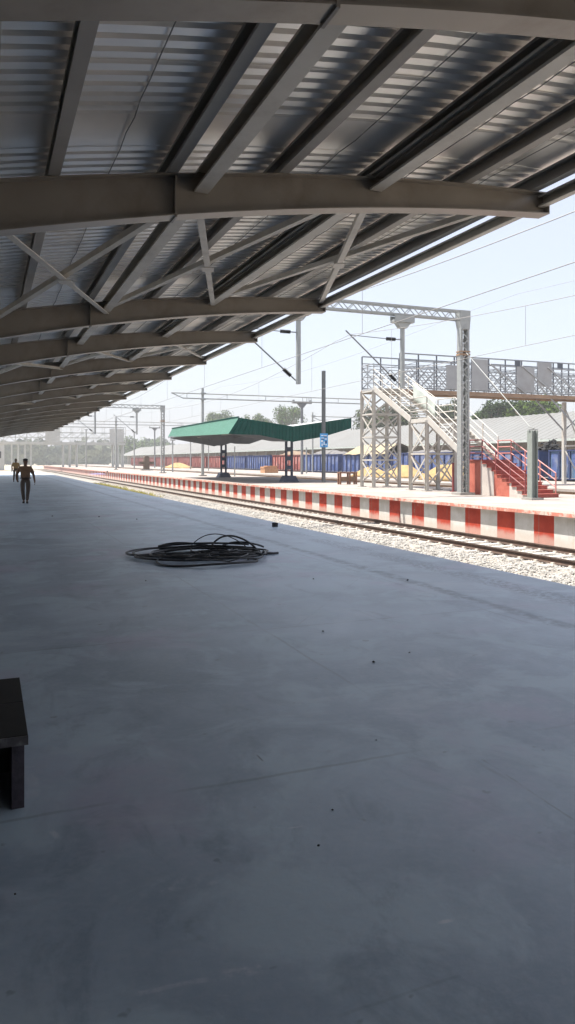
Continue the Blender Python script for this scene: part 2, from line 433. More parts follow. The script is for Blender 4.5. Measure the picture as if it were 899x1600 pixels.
# ================================================================== SETTING
g = MB(); g.box(-150, 420, -120, 800, -1.6, -1.22); tag(g.build('ground', M['ground']), kind='structure')
XE = 7.0
p = MB(); p.box(-12.6, XE, -34, 112, -1.22, 0); tag(p.build('platform', M['floor']), kind='structure')
# track bed: uneven ballast sheet
def bed(x0, x1, y0, y1, nx, ny, zf, name):
    m = MB(); vs = []; fs = []
    for i in range(nx+1):
        for j in range(ny+1):
            x = x0+(x1-x0)*i/nx; y = y0+(y1-y0)*j/ny
            vs.append((x, y, zf(x)+random.uniform(-.03,.03)))
    for i in range(nx):
        for j in range(ny):
            a = i*(ny+1)+j; fs.append((a, a+ny+1, a+ny+2, a+1))
    m.add(vs, fs); o = m.build(name, M['ballast'], fix=False); tag(o, kind='structure'); return o
TC = 14.07
def bedz(x): 
    d = abs(x-TC)
    return -1.01 if d < 1.6 else max(-1.19, -1.01-(d-1.6)*.06)
bed(7.02, 16.08, 4, 240, 36, 640, bedz, 'track_bed')
bed(25.03, 29.6, 4, 240, 8, 200, lambda x: -1.05, 'track_bed')
bed(40.02, 55., 4, 330, 10, 200, lambda x: -1.15, 'track_bed')

# island platform across the track, its coping and striped wall
t = MB(); t.box(15.9, 25.0, -14, 240, -.06, .05); isl = t.build('platform', M['farfloor']); tag(isl, kind='structure')
t = MB(); t.box(15.872, 15.897, -14, 240, -.062, .046); t.build('coping_edge', M['coping'], isl)
t = MB(); t.box(16.08, 24.9, -13.9, 239.9, -1.22, -.063); t.build('striped_wall', M['stripe'], isl)
t = MB(); t.box(29.5, 40.0, -14, 300, -.10, .05); pl3 = t.build('platform', M['farfloor']); tag(pl3, kind='structure')
t = MB(); t.box(29.7, 39.8, -13.9, 299.9, -1.22, -.103); t.build('platform_wall', M['rust'], pl3)

# ballast stones
st = MB()
ico = [(0,0,1),(.9,0,.3),(-.3,.85,.3),(-.3,-.85,.3),(.4,.6,-.5),(-.8,0,-.4),(.4,-.6,-.5)]
icf = [(0,1,2),(0,2,3),(0,3,1),(1,4,2),(2,5,3),(3,6,1),(1,6,4),(2,4,5),(3,5,6),(4,6,5)]
def stone(m, x, y, z, r):
    a = random.uniform(0,6.28); ca, sa = math.cos(a), math.sin(a)
    sx, sy, sz = r*random.uniform(.7,1.3), r*random.uniform(.7,1.3), r*random.uniform(.5,.9)
    m.add([(x+(vx*ca-vy*sa)*sx, y+(vx*sa+vy*ca)*sy, z+vz*sz) for vx,vy,vz in ico], icf)
for i in range(15000):
    y = 11+48*random.random()**1.6; x = random.uniform(10.2, 16.0)
    if abs(abs(x-TC)-.87) < .09: continue
    stone(st, x, y, bedz(x)+.015, random.uniform(.025,.05))
tag(st.build('ballast_gravel', M['stone'], fix=False), kind='stuff')

# railway track on the near line
def track(xc, y0, y1, label, n_parts, detail=True):
    r = thing('railway_track', (xc, (y0+y1)/2, -.98), label, 'track')
    for sx in (-.872, .872):
        m = MB()
        x = xc+sx
        poly = [(x-.068,-.975),(x+.068,-.975),(x+.06,-.955),(x+.011,-.935),(x+.011,-.862),(x+.035,-.852),(x+.036,-.82),(x-.036,-.82),(x-.035,-.852),(x-.011,-.862),(x-.011,-.935),(x-.06,-.955)]
        m.prism(poly, 'y', y0, y1)
        ro = m.build('rail', M['rail_rust'], r)
        h = MB(); h.box(x-.030, x+.030, y0, y1, -.8195, -.8165); h.build('rail_head', M['rail_top'], ro)
    if not detail: return r
    y = y0+2; k = 0; rest = MB(); first = None
    sl0 = max(y0+2, 14.0)
    ys = []
    y = sl0
    while y < y1: ys.append(y); y += .62
    def sleeper_mesh(m, y):
        m.prism([(y-.125,-1.13),(y+.125,-1.13),(y+.095,-.978),(y-.095,-.978)], 'x', xc-1.36, xc+1.36)
        for sx in (-.872,.872):
            for e in (-.11,.11): m.box(xc+sx+e-.03, xc+sx+e+.03, y-.05, y+.05, -.978, -.935)
    for k, y in enumerate(ys):
        if k == 0:
            m = MB(); sleeper_mesh(m, y); first = m.build('sleeper', M['sleeper'], r)
        elif k < n_parts: share(first, r, dy=y-ys[0])
        else: sleeper_mesh(rest, y)
    if rest.v: tag(rest.build('sleeper', M['sleeper'], r), kind='stuff')
    return r
track(TC, 2, 238, 'rusty broad gauge track on pale ballast beside the red and white platform wall', 98)
track(43.6, 20, 320, 'track under the row of goods wagons behind the far platform', 0, detail=False)

# ================================================================== OUR CANOPY
def zb(X):
    if X < -2.5: X = -5-X
    return 3.882+.2364*X-.01218*X*X
def hg(X):
    if X < -2.5: X = -5-X
    return .525-.034*X
def zs(X): return zb(X)+hg(X)+.205
GY = [-26,-21,-16,-11,-6,-1,4.0,8.0,15.1,19.6,24.8,30,35,40.6,46,51,56.5,62,67,72,77,82,87]
can = thing('platform_canopy', (-2.5, 30, 0), 'grey steel canopy with curved girders and corrugated roof over the shaded platform', 'canopy')
XS = [-7.6+14.6*i/38 for i in range(39)]
g0 = None
for gy in GY:
    if g0 is None:
        m = MB()
        for i in range(38):
            a, b = XS[i], XS[i+1]
            # web
            m.prism([(a,zb(a)+.016),(b,zb(b)+.016),(b,zb(b)+hg(b)-.016),(a,zb(a)+hg(a)-.016)], 'y', gy-.008, gy+.008)
            m.prism([(a,zb(a)),(b,zb(b)),(b,zb(b)+.016),(a,zb(a)+.016)], 'y', gy-.11, gy+.11)
            m.prism([(a,zb(a)+hg(a)-.016),(b,zb(b)+hg(b)-.016),(b,zb(b)+hg(b)),(a,zb(a)+hg(a))], 'y', gy-.11, gy+.11)
        # end plates close the tips
        for X in (7.0, -7.6):
            sgn = 1 if X > 0 else -1
            m.box(min(X, X+.014*sgn), max(X, X+.014*sgn), gy-.11, gy+.11, zb(X), zb(X)+hg(X))
        g0 = m.build('girder', M['girder'], can)
        for X in (1.9,):
            s = MB(); s.box(X-.012, X+.012, gy-.114, gy+.114, zb(X)-.022, zb(X)+hg(X)-.03)
            s.build('splice_plate', M['girder'], g0)
        c = MB(); c.box(-2.72,-2.28, gy-.10, gy+.10, 0, 3.18); c0 = c.build('column', M['girder'], can)
    else:
        share(g0, can, dy=gy-GY[0]); share(c0, can, dy=gy-GY[0])
# purlins over the girders: lipped channels, open to the land side
def lipped(m, xa, xb, za, zb_, y0, y1, lip):
    t = .006
    m.box(xa,xb,y0,y1,za,za+t); m.box(xa,xb,y0,y1,zb_-t,zb_); m.box(xb-t,xb,y0,y1,za+t+.0005,zb_-t-.0005)
    m.box(xa,xa+t,y0,y1,za+t+.0005,za+lip); m.box(xa,xa+t,y0,y1,zb_-lip,zb_-t-.0005)
for X in (-7.3,-6.3,-5.3,-4.2,-.6,.64,1.87,3.17,4.44,5.7,6.78):
    z = zb(X)+hg(X); m = MB()
    lipped(m, X-.065, X+.05, z+.003, z+.20, -27, 88, .032)
    m.build('purlin', M['purlin'], can)
# eave beams and tie beams between webs, bay by bay
def tie_y(i): return GY[i]+.03, GY[i+1]-.03
tie_proto = {}
for X, dz, h, w in ((0,.25,.2,.15),(2.2,.25,.2,.16),(4.4,.23,.2,.16),(6.93,.10,.15,.10)):
    for i in range(len(GY)-1):
        if i < 4: continue
        y0, y1 = tie_y(i); m = MB()
        zc = zb(X)+dz+h/2
        lipped(m, X-w/2, X+w/2, zc-h/2, zc+h/2, y0, y1, .028)
        m.build('eave_beam' if X > 6 else 'tie_beam', M['tie'], can)
# wind bracing
def brace(x0, y0, x1, y1, off):
    m = MB(); a = Vector((x0, y0+.1, zb(x0)+.20+off)); b = Vector((x1, y1-.1, zb(x1)+.20+off))
    m.bar(a, b, .095, .012); d = (b-a).normalized(); sd = Vector((-d.y, d.x, 0)).normalized()*.042
    m.bar(a+sd+Vector((0,0,.04)), b+sd+Vector((0,0,.04)), .010, .08)
    o = m.build('diagonal_brace', M['tie'], can)
    if off == 0:
        c = (a+b)/2; k = MB(); k.bar(c-d*.17-Vector((0,0,.012)), c+d*.17-Vector((0,0,.012)), .19, .010); k.build('gusset_plate', M['tie'], o)
for i in range(len(GY)-1):
    if GY[i] in (8.0, 19.6, 35, 51, 67, 82):
        for a, b in ((0,2.2),(2.2,4.4),(4.4,6.9)):
            brace(a, GY[i], b, GY[i+1], 0); brace(b, GY[i], a, GY[i+1], .09)
# corrugated sheet: ribs run across the platform, a plain band before each girder
ys = []; y = -27.0; rib = 0
prof = []
while y < 88.0:
    gd = min((gy-y for gy in GY if gy-y > -.0001), default=99)
    if .24 < gd < 1.05 and y > 3:
        step = gd-.24 if gd-.24 > .02 else .02
        prof.append((y, .01)); y += step; prof.append((y-.004, .01)); continue
    rib += 1
    prof += [(y, 0.), (y+.100, 0.), (y+.103, -.014 if rib % 5 == 0 else 0.), (y+.108, -.014 if rib % 5 == 0 else 0.), (y+.116, .062), (y+.178, .062)]
    y += .19
m = MB(); XR = [-7.55+14.5*i/22 for i in range(23)]
vs = []; fs = []
for X in XR:
    for (yy, dz) in prof: vs.append((X, yy, zs(X)+.035+dz))
n = len(prof)
for i in range(22):
    for j in range(n-1): fs.append((i*n+j, (i+1)*n+j, (i+1)*n+j+1, i*n+j+1))
m.add(vs, fs); m.build('roof_sheet', M['sheet'], can, fix=False)

e = MB(); e.box(-12.6, -1.0, -33.9, 21, .004, .008); tag(e.build('added_dark_strip', M['dark_strip']), kind='structure')  # unseen dark strip added over the floor to darken the purlin sides
for X in (-1.2, 1.28, 2.55, 3.82, 5.08, 6.25):
    m = MB(); pts = []; rnd_ = random.Random(int(X*100)); y = -4.
    while y < 60: pts.append((X+rnd_.uniform(-.012,.012), y, zs(X)+.016+rnd_.uniform(-.012,.004))); y += .38
    m.tube(pts, .006, 5); m.build('stay_wire', M['galv_dark'], can)
# unseen dark building added on the land side to darken the canopy
b = MB(); b.box(-16, -7.75, -34, 13, -1.2, 5.9)
sb = tag(b.build('added_dark_building', M['bld_wall']), 'long plain building out of view, added to darken the canopy steel', 'building')
b = MB(); b.box(-16.3, -7.72, -34.3, 13.3, 5.91, 6.1); b.build('roof', M['concrete'], sb)

# unseen coach added behind the camera to darken the girder webs
co_ = thing('added_dark_coach', (9.0, -22, -1.0), 'dark blue coach out of view, added to darken the girder webs', 'coach')
b = MB(); b.prism([(7.45,.1),(10.55,.1),(10.55,2.5),(10.2,3.0),(9.5,3.25),(8.5,3.25),(7.8,3.0),(7.45,2.5)],'y',-34,-3.5); b.build('body', M['blue_steel'], co_)
b = MB(); b.box(7.7,10.3,-33.5,-4,-.5,.098); b.build('underframe', M['wag_frame'], co_)
for i in range(11):
    b = MB(); b.box(7.44,7.448,-32.5+2.6*i,-31.2+2.6*i,1.35,2.15); b.build('window', M['black'], co_)
for y in (-31,-28.6,-9,-6.6):
    b = MB()
    for sx in (-.84,.84): b.tube([(9+sx-.06,y,-.54),(9+sx+.06,y,-.54)],.46,16)
    b.build('wheelset', M['wag_frame'], co_)

# ================================================================== BENCH, CABLE, SMALL THINGS
be = thing('platform_bench', (-.7, 4.1, 0), 'low black granite topped bench at the left edge of the platform', 'bench')
m = MB(); m.prism([(-1.62,.30),(.175,.30),(.175,.345),(-1.62,.345)], 'y', 3.64, 4.14); m.build('seat_slab', M['granite'], be)
m = MB(); m.prism([(-1.62,.30),(.175,.30),(.175,.345),(-1.62,.345)], 'y', 4.155, 4.62); m.build('seat_slab', M['granite'], be)
m = MB(); m.box(-1.62,.174,4.141,4.154,.31,.3435); m.build('reflection_band', M['bench_side'], be)  # lighter strip between the slabs stands in for a reflected line
m = MB(); m.box(-1.62,.176,3.628,3.639,.302,.343); m.build('sawn_edge', M['granite_edge'], be)
for x0 in (.105, -1.55):
    m = MB(); m.box(x0, x0+.055, 3.66, 4.55, 0, .299); m.build('side_support', M['bench_side'], be)
m = MB(); m.box(-1.49,.104,4.1,4.22,0,.299); m.build('back_support', M['granite'], be)
for i in range(16):
    m = MB(); x = random.uniform(-.25,.08); y = random.uniform(3.6,3.72); r = random.uniform(.008,.024)
    stone(m, x, y, r*.6, r)
    if i < 7: tag(m.build('mortar_crumb', M['white_paintblob']), 'pale mortar crumb lying at the foot of the black bench', 'rubble', 'crumbs at the bench foot')

def loops():
    cb = MB(); rr = .0175
    pts = []
    rnd = random.Random(3)
    turns = 5
    for k in range(turns):
        cx, cy = 3.36+rnd.uniform(-.18,.18), 12.25+rnd.uniform(-.3,.3)
        rx, ry = rnd.uniform(.5,1.12), rnd.uniform(.35,1.05); ph = rnd.uniform(0,.6)
        for i in range(30):
            t = 2*math.pi*i/30
            w = .05*math.sin(3*t+k)
            pts.append((cx+(rx+w)*math.cos(t+ph), cy+(ry+w)*math.sin(t+ph)-.12*(rx*math.cos(t)), rr+.012*k+.02*(.5+.5*math.sin(2*t+k*1.7))))
    # smooth the joins between turns
    for _ in range(3):
        pts = [pts[0]]+[tuple((pts[i-1][a]+2*pts[i][a]+pts[i+1][a])/4 for a in range(3)) for i in range(1, len(pts)-1)]+[pts[-1]]
    cb.tube(pts, rr, 8)
    # loose front loop
    q = []
    for i in range(41):
        t = 2*math.pi*i/40
        q.append((3.28+.78*math.cos(t+2.2)+.10*math.cos(2*t), 11.55+.72*math.sin(t+2.2), rr+.012+.015*math.sin(3*t)))
    cb.tube(q, rr, 8)
    # left flat bight
    q = []
    for i in range(25):
        t = math.pi*(.35+1.3*i/24)
        q.append((3.0+.82*math.cos(t), 12.6+.62*math.sin(t), rr+.03))
    cb.tube(q, rr, 8)
    # raised bows
    def bow(x0, y0, x1, y1, h, r=rr):
        q = []
        for i in range(19):
            u = i/18; q.append((x0+(x1-x0)*u, y0+(y1-y0)*u+.06*math.sin(6*u), r+.05+h*math.sin(math.pi*u)**.8*(1-.25*u)))
        cb.tube(q, r, 7)
    bow(3.30,12.75,4.25,12.3,.30,.009); bow(3.75,12.9,4.35,12.15,.24); bow(2.85,13.2,3.75,13.0,.07); bow(3.7,12.4,4.6,12.5,.12)
    # dense bundle in the middle
    for k in range(4):
        q = []; y0 = 12.15+.22*k; z0 = rr+.02+.028*(k % 4)
        for i in range(15):
            u = i/14; q.append((2.75+.05*rnd.random()+1.55*u, y0-.3*u+.12*math.sin(3*u+k), z0+.05*math.sin(math.pi*u)))
        cb.tube(q, rr, 7)
    for k in range(5):
        q = []; a0 = rnd.uniform(0,6.28); x0, y0 = 3.4+rnd.uniform(-.5,.6), 12.3+rnd.uniform(-.6,.6); h = a0
        for i in range(26):
            q.append((x0, y0, rr+.03+.05*abs(math.sin(i*.35+k)))); h += rnd.uniform(-.1,.62)
            x0 = min(4.5, max(2.35, x0+.12*math.cos(h))); y0 = min(13.5, max(11., y0+.12*math.sin(h)))
        cb.tube(q, rr*.75, 6)
    # tails
    cb.tube([(3.9,12.15,.06),(4.15,12.02,.04),(4.45,11.95,rr),(4.68,11.95,rr)], rr, 8)
    cb.tube([(3.95,12.05,.07),(4.2,11.98,.05),(4.6,11.88,rr+.005)], rr, 8)
    cb.tube([(3.9,11.3,.03),(4.2,11.75,.05),(4.3,12.1,.06)], rr, 8)
    return cb
tag(loops().build('cable_coil', M['cable'], smooth=True), 'tangled coil of thick black cable lying in loops on the platform floor', 'cable')

x, y = at0(430, 823)
m = MB(); bm_ = [(x-.055,y-.05),(x+.06,y-.045),(x+.05,y+.06),(x-.06,y+.05)]
m.prism(bm_, 'z', 0, .10); o = m.build('stone_block', M['dark_stone']); tag(o, 'small dark block standing on the platform near its edge', 'block')
m = MB(); x, y = at0(152, 741)
m.add([(x+random.uniform(-.1,.1)+1.1*math.cos(a*.7)*s_, y+.8*math.sin(a*.7)*s_, .01+.10*(1-s_)*random.random()+(.0 if s_==1 else .03)) for s_ in (1,.6,.2) for a in range(9)],
      [(r*9+i, r*9+(i+1)%9, (r+1)*9+(i+1)%9, (r+1)*9+i) for r in range(2) for i in range(9)]+[tuple(18+i for i in range(9))])
tag(m.build('crumpled_rag', M['cloth_purple']), 'crumpled bluish purple rag lying on the far part of the platform', 'rag')
m = MB()
for px, py, r in ((168,738,.16),(163,739,.12)):
    x, y = at0(px, py); stone(m, x, y, r*.5, r)
tag(m.build('rubble_lump', M['dark_stone']), 'small dark lump of rubble beside the purple rag on the platform', 'rubble')
for px, py, r in ((584,1035,.022),(505,987,.02),(640,1020,.014),(588,1157,.012),(520,1266,.012),(498,1322,.011),(637,907,.03),(82,807,.05),(155,808,.05),(214,812,.05),(228,908,.025),(490,905,.02),(24,1398,.01)):
    x, y = at0(px, py); m = MB(); r *= .62; stone(m, x, y, r*.4, r)
    tag(m.build('pebble', M['pebble']), 'small dark pebble lying on the bare platform floor', 'pebble', 'pebbles scattered on the platform')

# grass tufts beside the track
gm = MB()
for i in range(1500):
    y = random.uniform(52, 84); x = 10.9+random.gauss(0,.45)+(y-66)*.012
    for b_ in range(3):
        h = random.uniform(.12,.42); a = random.uniform(0,6.28); dx, dy = .05*math.cos(a), .05*math.sin(a)
        lx, ly = random.uniform(-.14,.14), random.uniform(-.14,.14)
        gm.add([(x-dx,y-dy,-1.16),(x+dx,y+dy,-1.16),(x+lx,y+ly,-1.16+h)], [(0,1,2)])
tag(gm.build('grass', M['grass'], fix=False), 'patch of dry yellow grass growing on the ballast beside the track', kind='stuff')

# ================================================================== OVERHEAD LINE GANTRIES
def lattice_mast(m, x, y, z0, z1, w=.44, dp=.32):
    for sx in (-1, 1):
        m.box(x+sx*w/2-.012, x+sx*w/2+.012, y-dp/2, y+dp/2, z0, z1)
        for sy in (-1, 1):
            m.box(min(x+sx*(w/2-.012), x+sx*(w/2-.09)), max(x+sx*(w/2-.012), x+sx*(w/2-.09)), y+sy*dp/2-.008, y+sy*dp/2+.008, z0, z1)
def lacing(m, x, y, z0, z1, sides, w=.44, dp=.32):
    z = z0; k = 0
    while z < z1-.3:
        for sy in sides:
            a = (x-w/2+.05, y+sy*(dp/2+.012), z); b = (x+w/2-.05, y+sy*(dp/2+.012), z+.30)
            if k % 2: a = (x+w/2-.05, a[1], z); b = (x-w/2+.05, b[1], z+.30)
            m.bar(a, b, .05, .010, (0,1,0))
        z += .30; k += 1
def insulator(m, p, q, r=.075):
    p = Vector(p); q = Vector(q); n = 17; pts = []; rs = []
    for i in range(n):
        pts.append(p+(q-p)*i/(n-1)); rs.append(r if i % 2 else r*.6)
    rs[0] = rs[-1] = r*.35
    m.tube(pts, rs, 10)
GYm = 28.35; MX = 20.2
def gantry(label, group):
    r = thing('overhead_line_gantry', (MX, GYm, .05), label, 'gantry', group)
    m = MB(); lattice_mast(m, MX, GYm, .06, 8.05); ms = m.build('mast', M['galv'], r)
    for sd_ in (-1, 1): m = MB(); lacing(m, MX, GYm, .25, 7.5, (sd_,)); m.build('lacing', M['galv'], ms)
    m = MB(); m.box(MX-.40,MX+.40,GYm-.35,GYm+.35,.051,.16); m.build('footing', M['concrete'], r)
    m = MB(); m.box(MX-.26,MX+.26,GYm-.19,GYm+.19,6.42,6.5); m.box(MX-.26,MX+.26,GYm-.19,GYm+.19,6.56,6.62); m.build('clamp', M['rust'], ms)
    m = MB(); m.box(MX-.30,MX+.26,GYm-.2,GYm+.2,8.0,8.46); m.prism([(MX-.30,8.0),(MX-.22,7.6),(MX+.23,7.6),(MX+.26,8.0)],'y',GYm-.19,GYm+.19)
    m.build('mast_head', M['galv'], r)
    # latticed boom
    m = MB(); x0, x1 = 7.9, MX-.30
    for sy in (-.16,.16):
        for z in (8.04, 8.42): m.bar((x0,GYm+sy,z),(x1,GYm+sy,z),.07,.07)
        n = 34
        for i in range(n):
            xa = x0+(x1-x0)*i/n; xb = x0+(x1-x0)*(i+1)/n
            za, zb_ = (8.06, 8.40) if i % 2 == 0 else (8.40, 8.06)
            m.bar((xa,GYm+sy,za),(xb,GYm+sy,zb_),.03,.03)
    for i in range(12):
        xa = x0+(x1-x0)*i/11
        for z in (8.04,8.42): m.bar((xa,GYm-.16,z),(xa,GYm+.16,z),.03,.03)
    m.build('boom', M['galv'], r)
    for (dx, xe, lab) in ((16.99, 14.2, 0), (12.0, 9.15, 0)):
        m = MB(); m.tube([(dx,GYm,4.8),(dx,GYm,7.70)], .105, 12)
        m.prism([(dx-.16,7.45),(dx+.16,7.45),(dx+.36,7.70),(dx-.36,7.70)],'y',GYm-.14,GYm+.14)
        m.box(dx-.50,dx+.50,GYm-.22,GYm+.22,7.70,7.80); m.box(dx-.50,dx+.50,GYm-.22,GYm-.20,7.80,7.99); m.box(dx-.50,dx+.50,GYm+.20,GYm+.22,7.80,7.99)
        dp = m.build('drop_post', M['galv'], r)
        # bracket arm: strut rising away from the post, stay tube above
        a = Vector((dx-.12,GYm,4.95)); tip = Vector((xe,GYm,7.18)); d = (tip-a).normalized()
        m = MB(); m.tube([a, a+d*.28], .03, 8); m.tube([a+d*.72, tip], .032, 8)
        s0 = Vector((dx-.1,GYm,6.95)); s1 = a+d*(a-tip).length*.92
        m.tube([s0, s0-Vector((.25,0,0))], .025, 8); m.tube([s0-Vector((.72,0,0)), s1], .018, 8)
        br = m.build('bracket_arm', M['galv_dark'], r)
        m = MB(); insulator(m, a+d*.28, a+d*.72, .095); m.build('insulator', M['black'], br)
        m = MB(); insulator(m, s0-Vector((.25,0,0)), s0-Vector((.72,0,0)), .085); m.build('insulator', M['black'], br)
    return r
ga = gantry('nearest lattice gantry with a tall laced mast beside the red and white stairs', 'lattice gantries over the track')
gb = copy_tree(ga); gb.location.y = 91.0; gb['label'] = 'smaller distant lattice gantry standing beyond the green shelter'

# guy rod from the mast to its stub post
ap = thing('guy_anchor_post', (20.2, 23.7, .05), 'short grey green post in front of the red railed stairs holding a guy rod', 'post')
m = MB()
for sx in (-.13, .13): m.box(20.2+sx-.022 if sx<0 else 20.2+sx-.022, 20.2+sx+.022, 23.7-.14, 23.7+.14, .06, 2.82)
m.box(20.2-.108, 20.2+.108, 23.7-.02, 23.7+.02, .06, 2.78)
po = m.build('post', M['pole_conc'], ap)
m = MB(); m.bar((20.0,23.7,2.86),(20.42,23.7,2.86),.10,.03); m.bar((20.2,23.62,2.9),(20.2,23.9,2.98),.06,.05); m.build('bracket', M['galv'], ap)
m = MB(); m.box(19.9,20.5,23.4,24.0,.051,.13); m.build('footing', M['concrete'], ap)
m = MB(); m.tube([(20.2,23.85,2.96),(20.2,28.15,6.55)], .017, 8); m.build('guy_rod', M['galv'], ap)

# tubular boom gantries
def tube_gantry(X, Y, x0, x1, z, top, label, group=None, rr=.16, foot=.05):
    r = thing('tube_boom_gantry', (X, Y, foot), label, 'gantry', group)
    m = MB(); m.tube([(X,Y,foot+.004),(X,Y,top)], [rr,rr*.85], 14); m.build('mast', M['galv'], r)
    m = MB()
    m.tube([(x0,Y-.3,z),(x1,Y-.3,z)], .06, 8); m.tube([(x0+1.2,Y-.3,z-.5),(x1,Y-.3,z-.5)], .06, 8); m.tube([(x0,Y-.3,z),(x0+1.2,Y-.3,z-.5)], .05, 8)
    xx = x0+1.6
    while xx < x1: m.tube([(xx,Y-.3,z),(xx,Y-.3,z-.5)], .03, 6); xx += 4.2
    for e in (.0,.25,.5): m.tube([(x0+.68*(x1-x0)+e,Y-.3,z),(x0+.68*(x1-x0)+e,Y-.3,z-.5)], .035, 6)
    m.bar((X-.25,Y-.2,z+.08),(X+.25,Y-.2,z+.08),.35,.08); m.bar((X-.25,Y-.2,z-.58),(X+.25,Y-.2,z-.58),.35,.08)
    m.build('boom', M['galv'], r)
    m = MB(); m.box(X-.35,X+.35,Y-.35,Y+.35,foot,foot+.12); m.build('footing', M['concrete'], r)
    return r
tube_gantry(20.2, 72.6, 16.9, 38.5, 8.35, 8.95, 'round steel mast with a long double tube boom passing behind the green shelter', 'tube boom gantries')
tube_gantry(20.2, 127, 4.0, 44, 8.2, 8.9, 'hazy distant round mast carrying a level double tube boom near the far footbridge', 'tube boom gantries')
tube_gantry(40.6, 91, 40.3, 47.5, 7.55, 8.1, 'slim pole with a short tube arm seen above the middle of the green shelter', None, .12, -1.2)

# T headed posts
def tee_post(x, y, top, label):
    r = thing('tee_post', (x, y, .05), label, 'post', 'T headed posts on the far platform')
    m = MB(); m.tube([(x,y,.054),(x,y,top-.5)], .15, 10); m.prism([(x-.18,top-.8),(x+.18,top-.8),(x+.55,top-.35),(x-.55,top-.35)],'y',y-.15,y+.15); m.build('post', M['galv_dark'], r)
    m = MB(); m.box(x-1.15,x+1.15,y-.25,y+.25,top-.34,top-.16)
    for sx in (-1.05,1.05): m.box(x+sx-.07,x+sx+.07,y-.2,y+.2,top-.16,top+.06)
    m.build('cross_head', M['galv_dark'], r)
tee_post(33, on_x(472,33), 8.4, 'T headed post in front of the round tree above the green shelter')
tee_post(33, on_x(242,33), 8.8, 'distant T headed post left of the green shelter')

# overhead wires
def wires(xc, supports, low, label):
    r = thing('overhead_wires', (xc, supports[0], 4.9), label, 'wires', 'overhead wires above the tracks')
    def zm(y):
        for a, b in zip(supports, supports[1:]):
            if a <= y <= b:
                L_ = b-a; sag = (7.0-low) if L_ > 40 else .5*(7.0-low)*(L_/45)
                return 7.0-sag*(1-((y-(a+b)/2)/(L_/2))**2)
        return 7.0
    m = MB(); pts = []; y = supports[0]
    while y < supports[-1]: pts.append((xc, y, zm(y))); y += 1.5
    m.tube(pts, .010, 5); m.build('messenger_wire', M['wire'], r)
    m = MB(); m.tube([(xc,supports[0],4.9),(xc,supports[-1],4.9)], .009, 5); m.build('contact_wire', M['wire'], r)
    for a, b in zip(supports, supports[1:]):
        n = max(2, int((b-a)/6.5))
        for i in range(n):
            y = a+(b-a)*(i+.5)/n
            if y < 5 or y > 140: continue
            m = MB(); m.tube([(xc,y,4.91),(xc,y,zm(y))], .006, 5); m.build('dropper_wire', M['wire'], r)
wires(14.25, [-17, 28.35, 72.6, 91, 127, 170, 235], 5.72, 'contact and messenger wires over the ballasted track beside the striped wall')
wires(9.0, [-17, 28.35, 72.6, 91, 127, 170, 235], 5.70, 'contact and messenger wires hanging just outside the canopy eave')
m = MB(); pts = []
for i in range(60):
    y = -15+i*4.2; pts.append((22.2, y, 9.2-.8*math.sin(math.pi*((y+17) % 45)/45)))
m.tube(pts, .008, 5); tag(m.build('feeder_wire', M['wire']), 'single high feeder wire crossing the sky above the island platform', 'wires', 'overhead wires above the tracks')

# ================================================================== FOOTBRIDGE WITH STEEL STAIRS
X1, X2 = 20.8, 22.5
YA, YB = 37.9, 39.4
DZ = 5.85
fb = thing('footbridge', (X1, YA, .05), 'grey lattice footbridge on cream steel trestles with stairs down to the island platform', 'footbridge')
m = MB(); m.box(X1, 62, YA, YB, DZ-.10, DZ); m.build('deck', M['bridge_sheet'], fb)
m = MB()
for y in (YA-.06, YB+.06): m.box(X2 if y < YA else X1, 62, y-.05, y+.05, DZ-.24, DZ-.02)
m.build('edge_girder', M['rust'], fb)
def side_truss(y, x0, x1, zt):
    r = MB(); xs = []; x = x0
    while x < x1: xs.append(x); x += 1.27
    for z, w in ((zt,.07),(zt-.42,.05),(DZ+.08,.07)): r.bar((x0,y,z),(xs[-1],y,z),w,w)
    for z in (DZ+.4, DZ+.75, DZ+1.05, DZ+1.28, DZ+1.45): r.bar((x0,y,z),(xs[-1],y,z),.035,.035)
    o = r.build('side_truss', M['bridge_grey'], fb)
    p = MB(); p.bar((xs[0],y+.03,DZ+.02),(xs[0],y+.03,zt),.06,.07)
    u0 = p.build('upright', M['bridge_dark'], o)
    for x in xs[1:]: share(u0, o, dx=x-xs[0])
    l = MB()
    for i, x in enumerate(xs[:-1]):
        xb = xs[i+1]
        # lattice: two crossing bars low in each bay, one shallow X above
        l.bar((x,y-.03,DZ+.08),(xb,y-.03,DZ+1.28),.06,.02,(0,1,0)); l.bar((x,y-.05,DZ+1.28),(xb,y-.05,DZ+.08),.06,.02,(0,1,0))
        xm = (x+xb)/2
        l.bar((x,y-.03,DZ+.68),(xm,y-.03,DZ+1.28),.05,.02,(0,1,0)); l.bar((xm,y-.03,DZ+.08),(xb,y-.03,DZ+.68),.05,.02,(0,1,0))
        l.bar((x,y-.05,DZ+.68),(xm,y-.05,DZ+.08),.05,.02,(0,1,0)); l.bar((xm,y-.05,DZ+1.28),(xb,y-.05,DZ+.68),.05,.02,(0,1,0))
        l.bar((x,y-.03,DZ+1.3),(xb,y-.03,zt-.42),.03,.02,(0,1,0))
    l.build('lattice_bars', M['bridge_sheet'], o)
    return o
tn = side_truss(YA-.02, X2+.05, 62, 7.95); tf = side_truss(YB+.02, X1+.05, 62, 7.85)
for x0, x1, za, zb_ in ((25.7,26.7,.12,1.55),(27.55,28.75,.12,2.02),(30.95,32.35,.12,1.7),(32.6,33.75,.5,2.06),(36.4,38.0,.12,1.9)):
    m = MB(); m.box(x0, x1, YA-.12, YA-.10, DZ+za, DZ+zb_); m.build('sheet_panel', M['panel_grey'], fb)
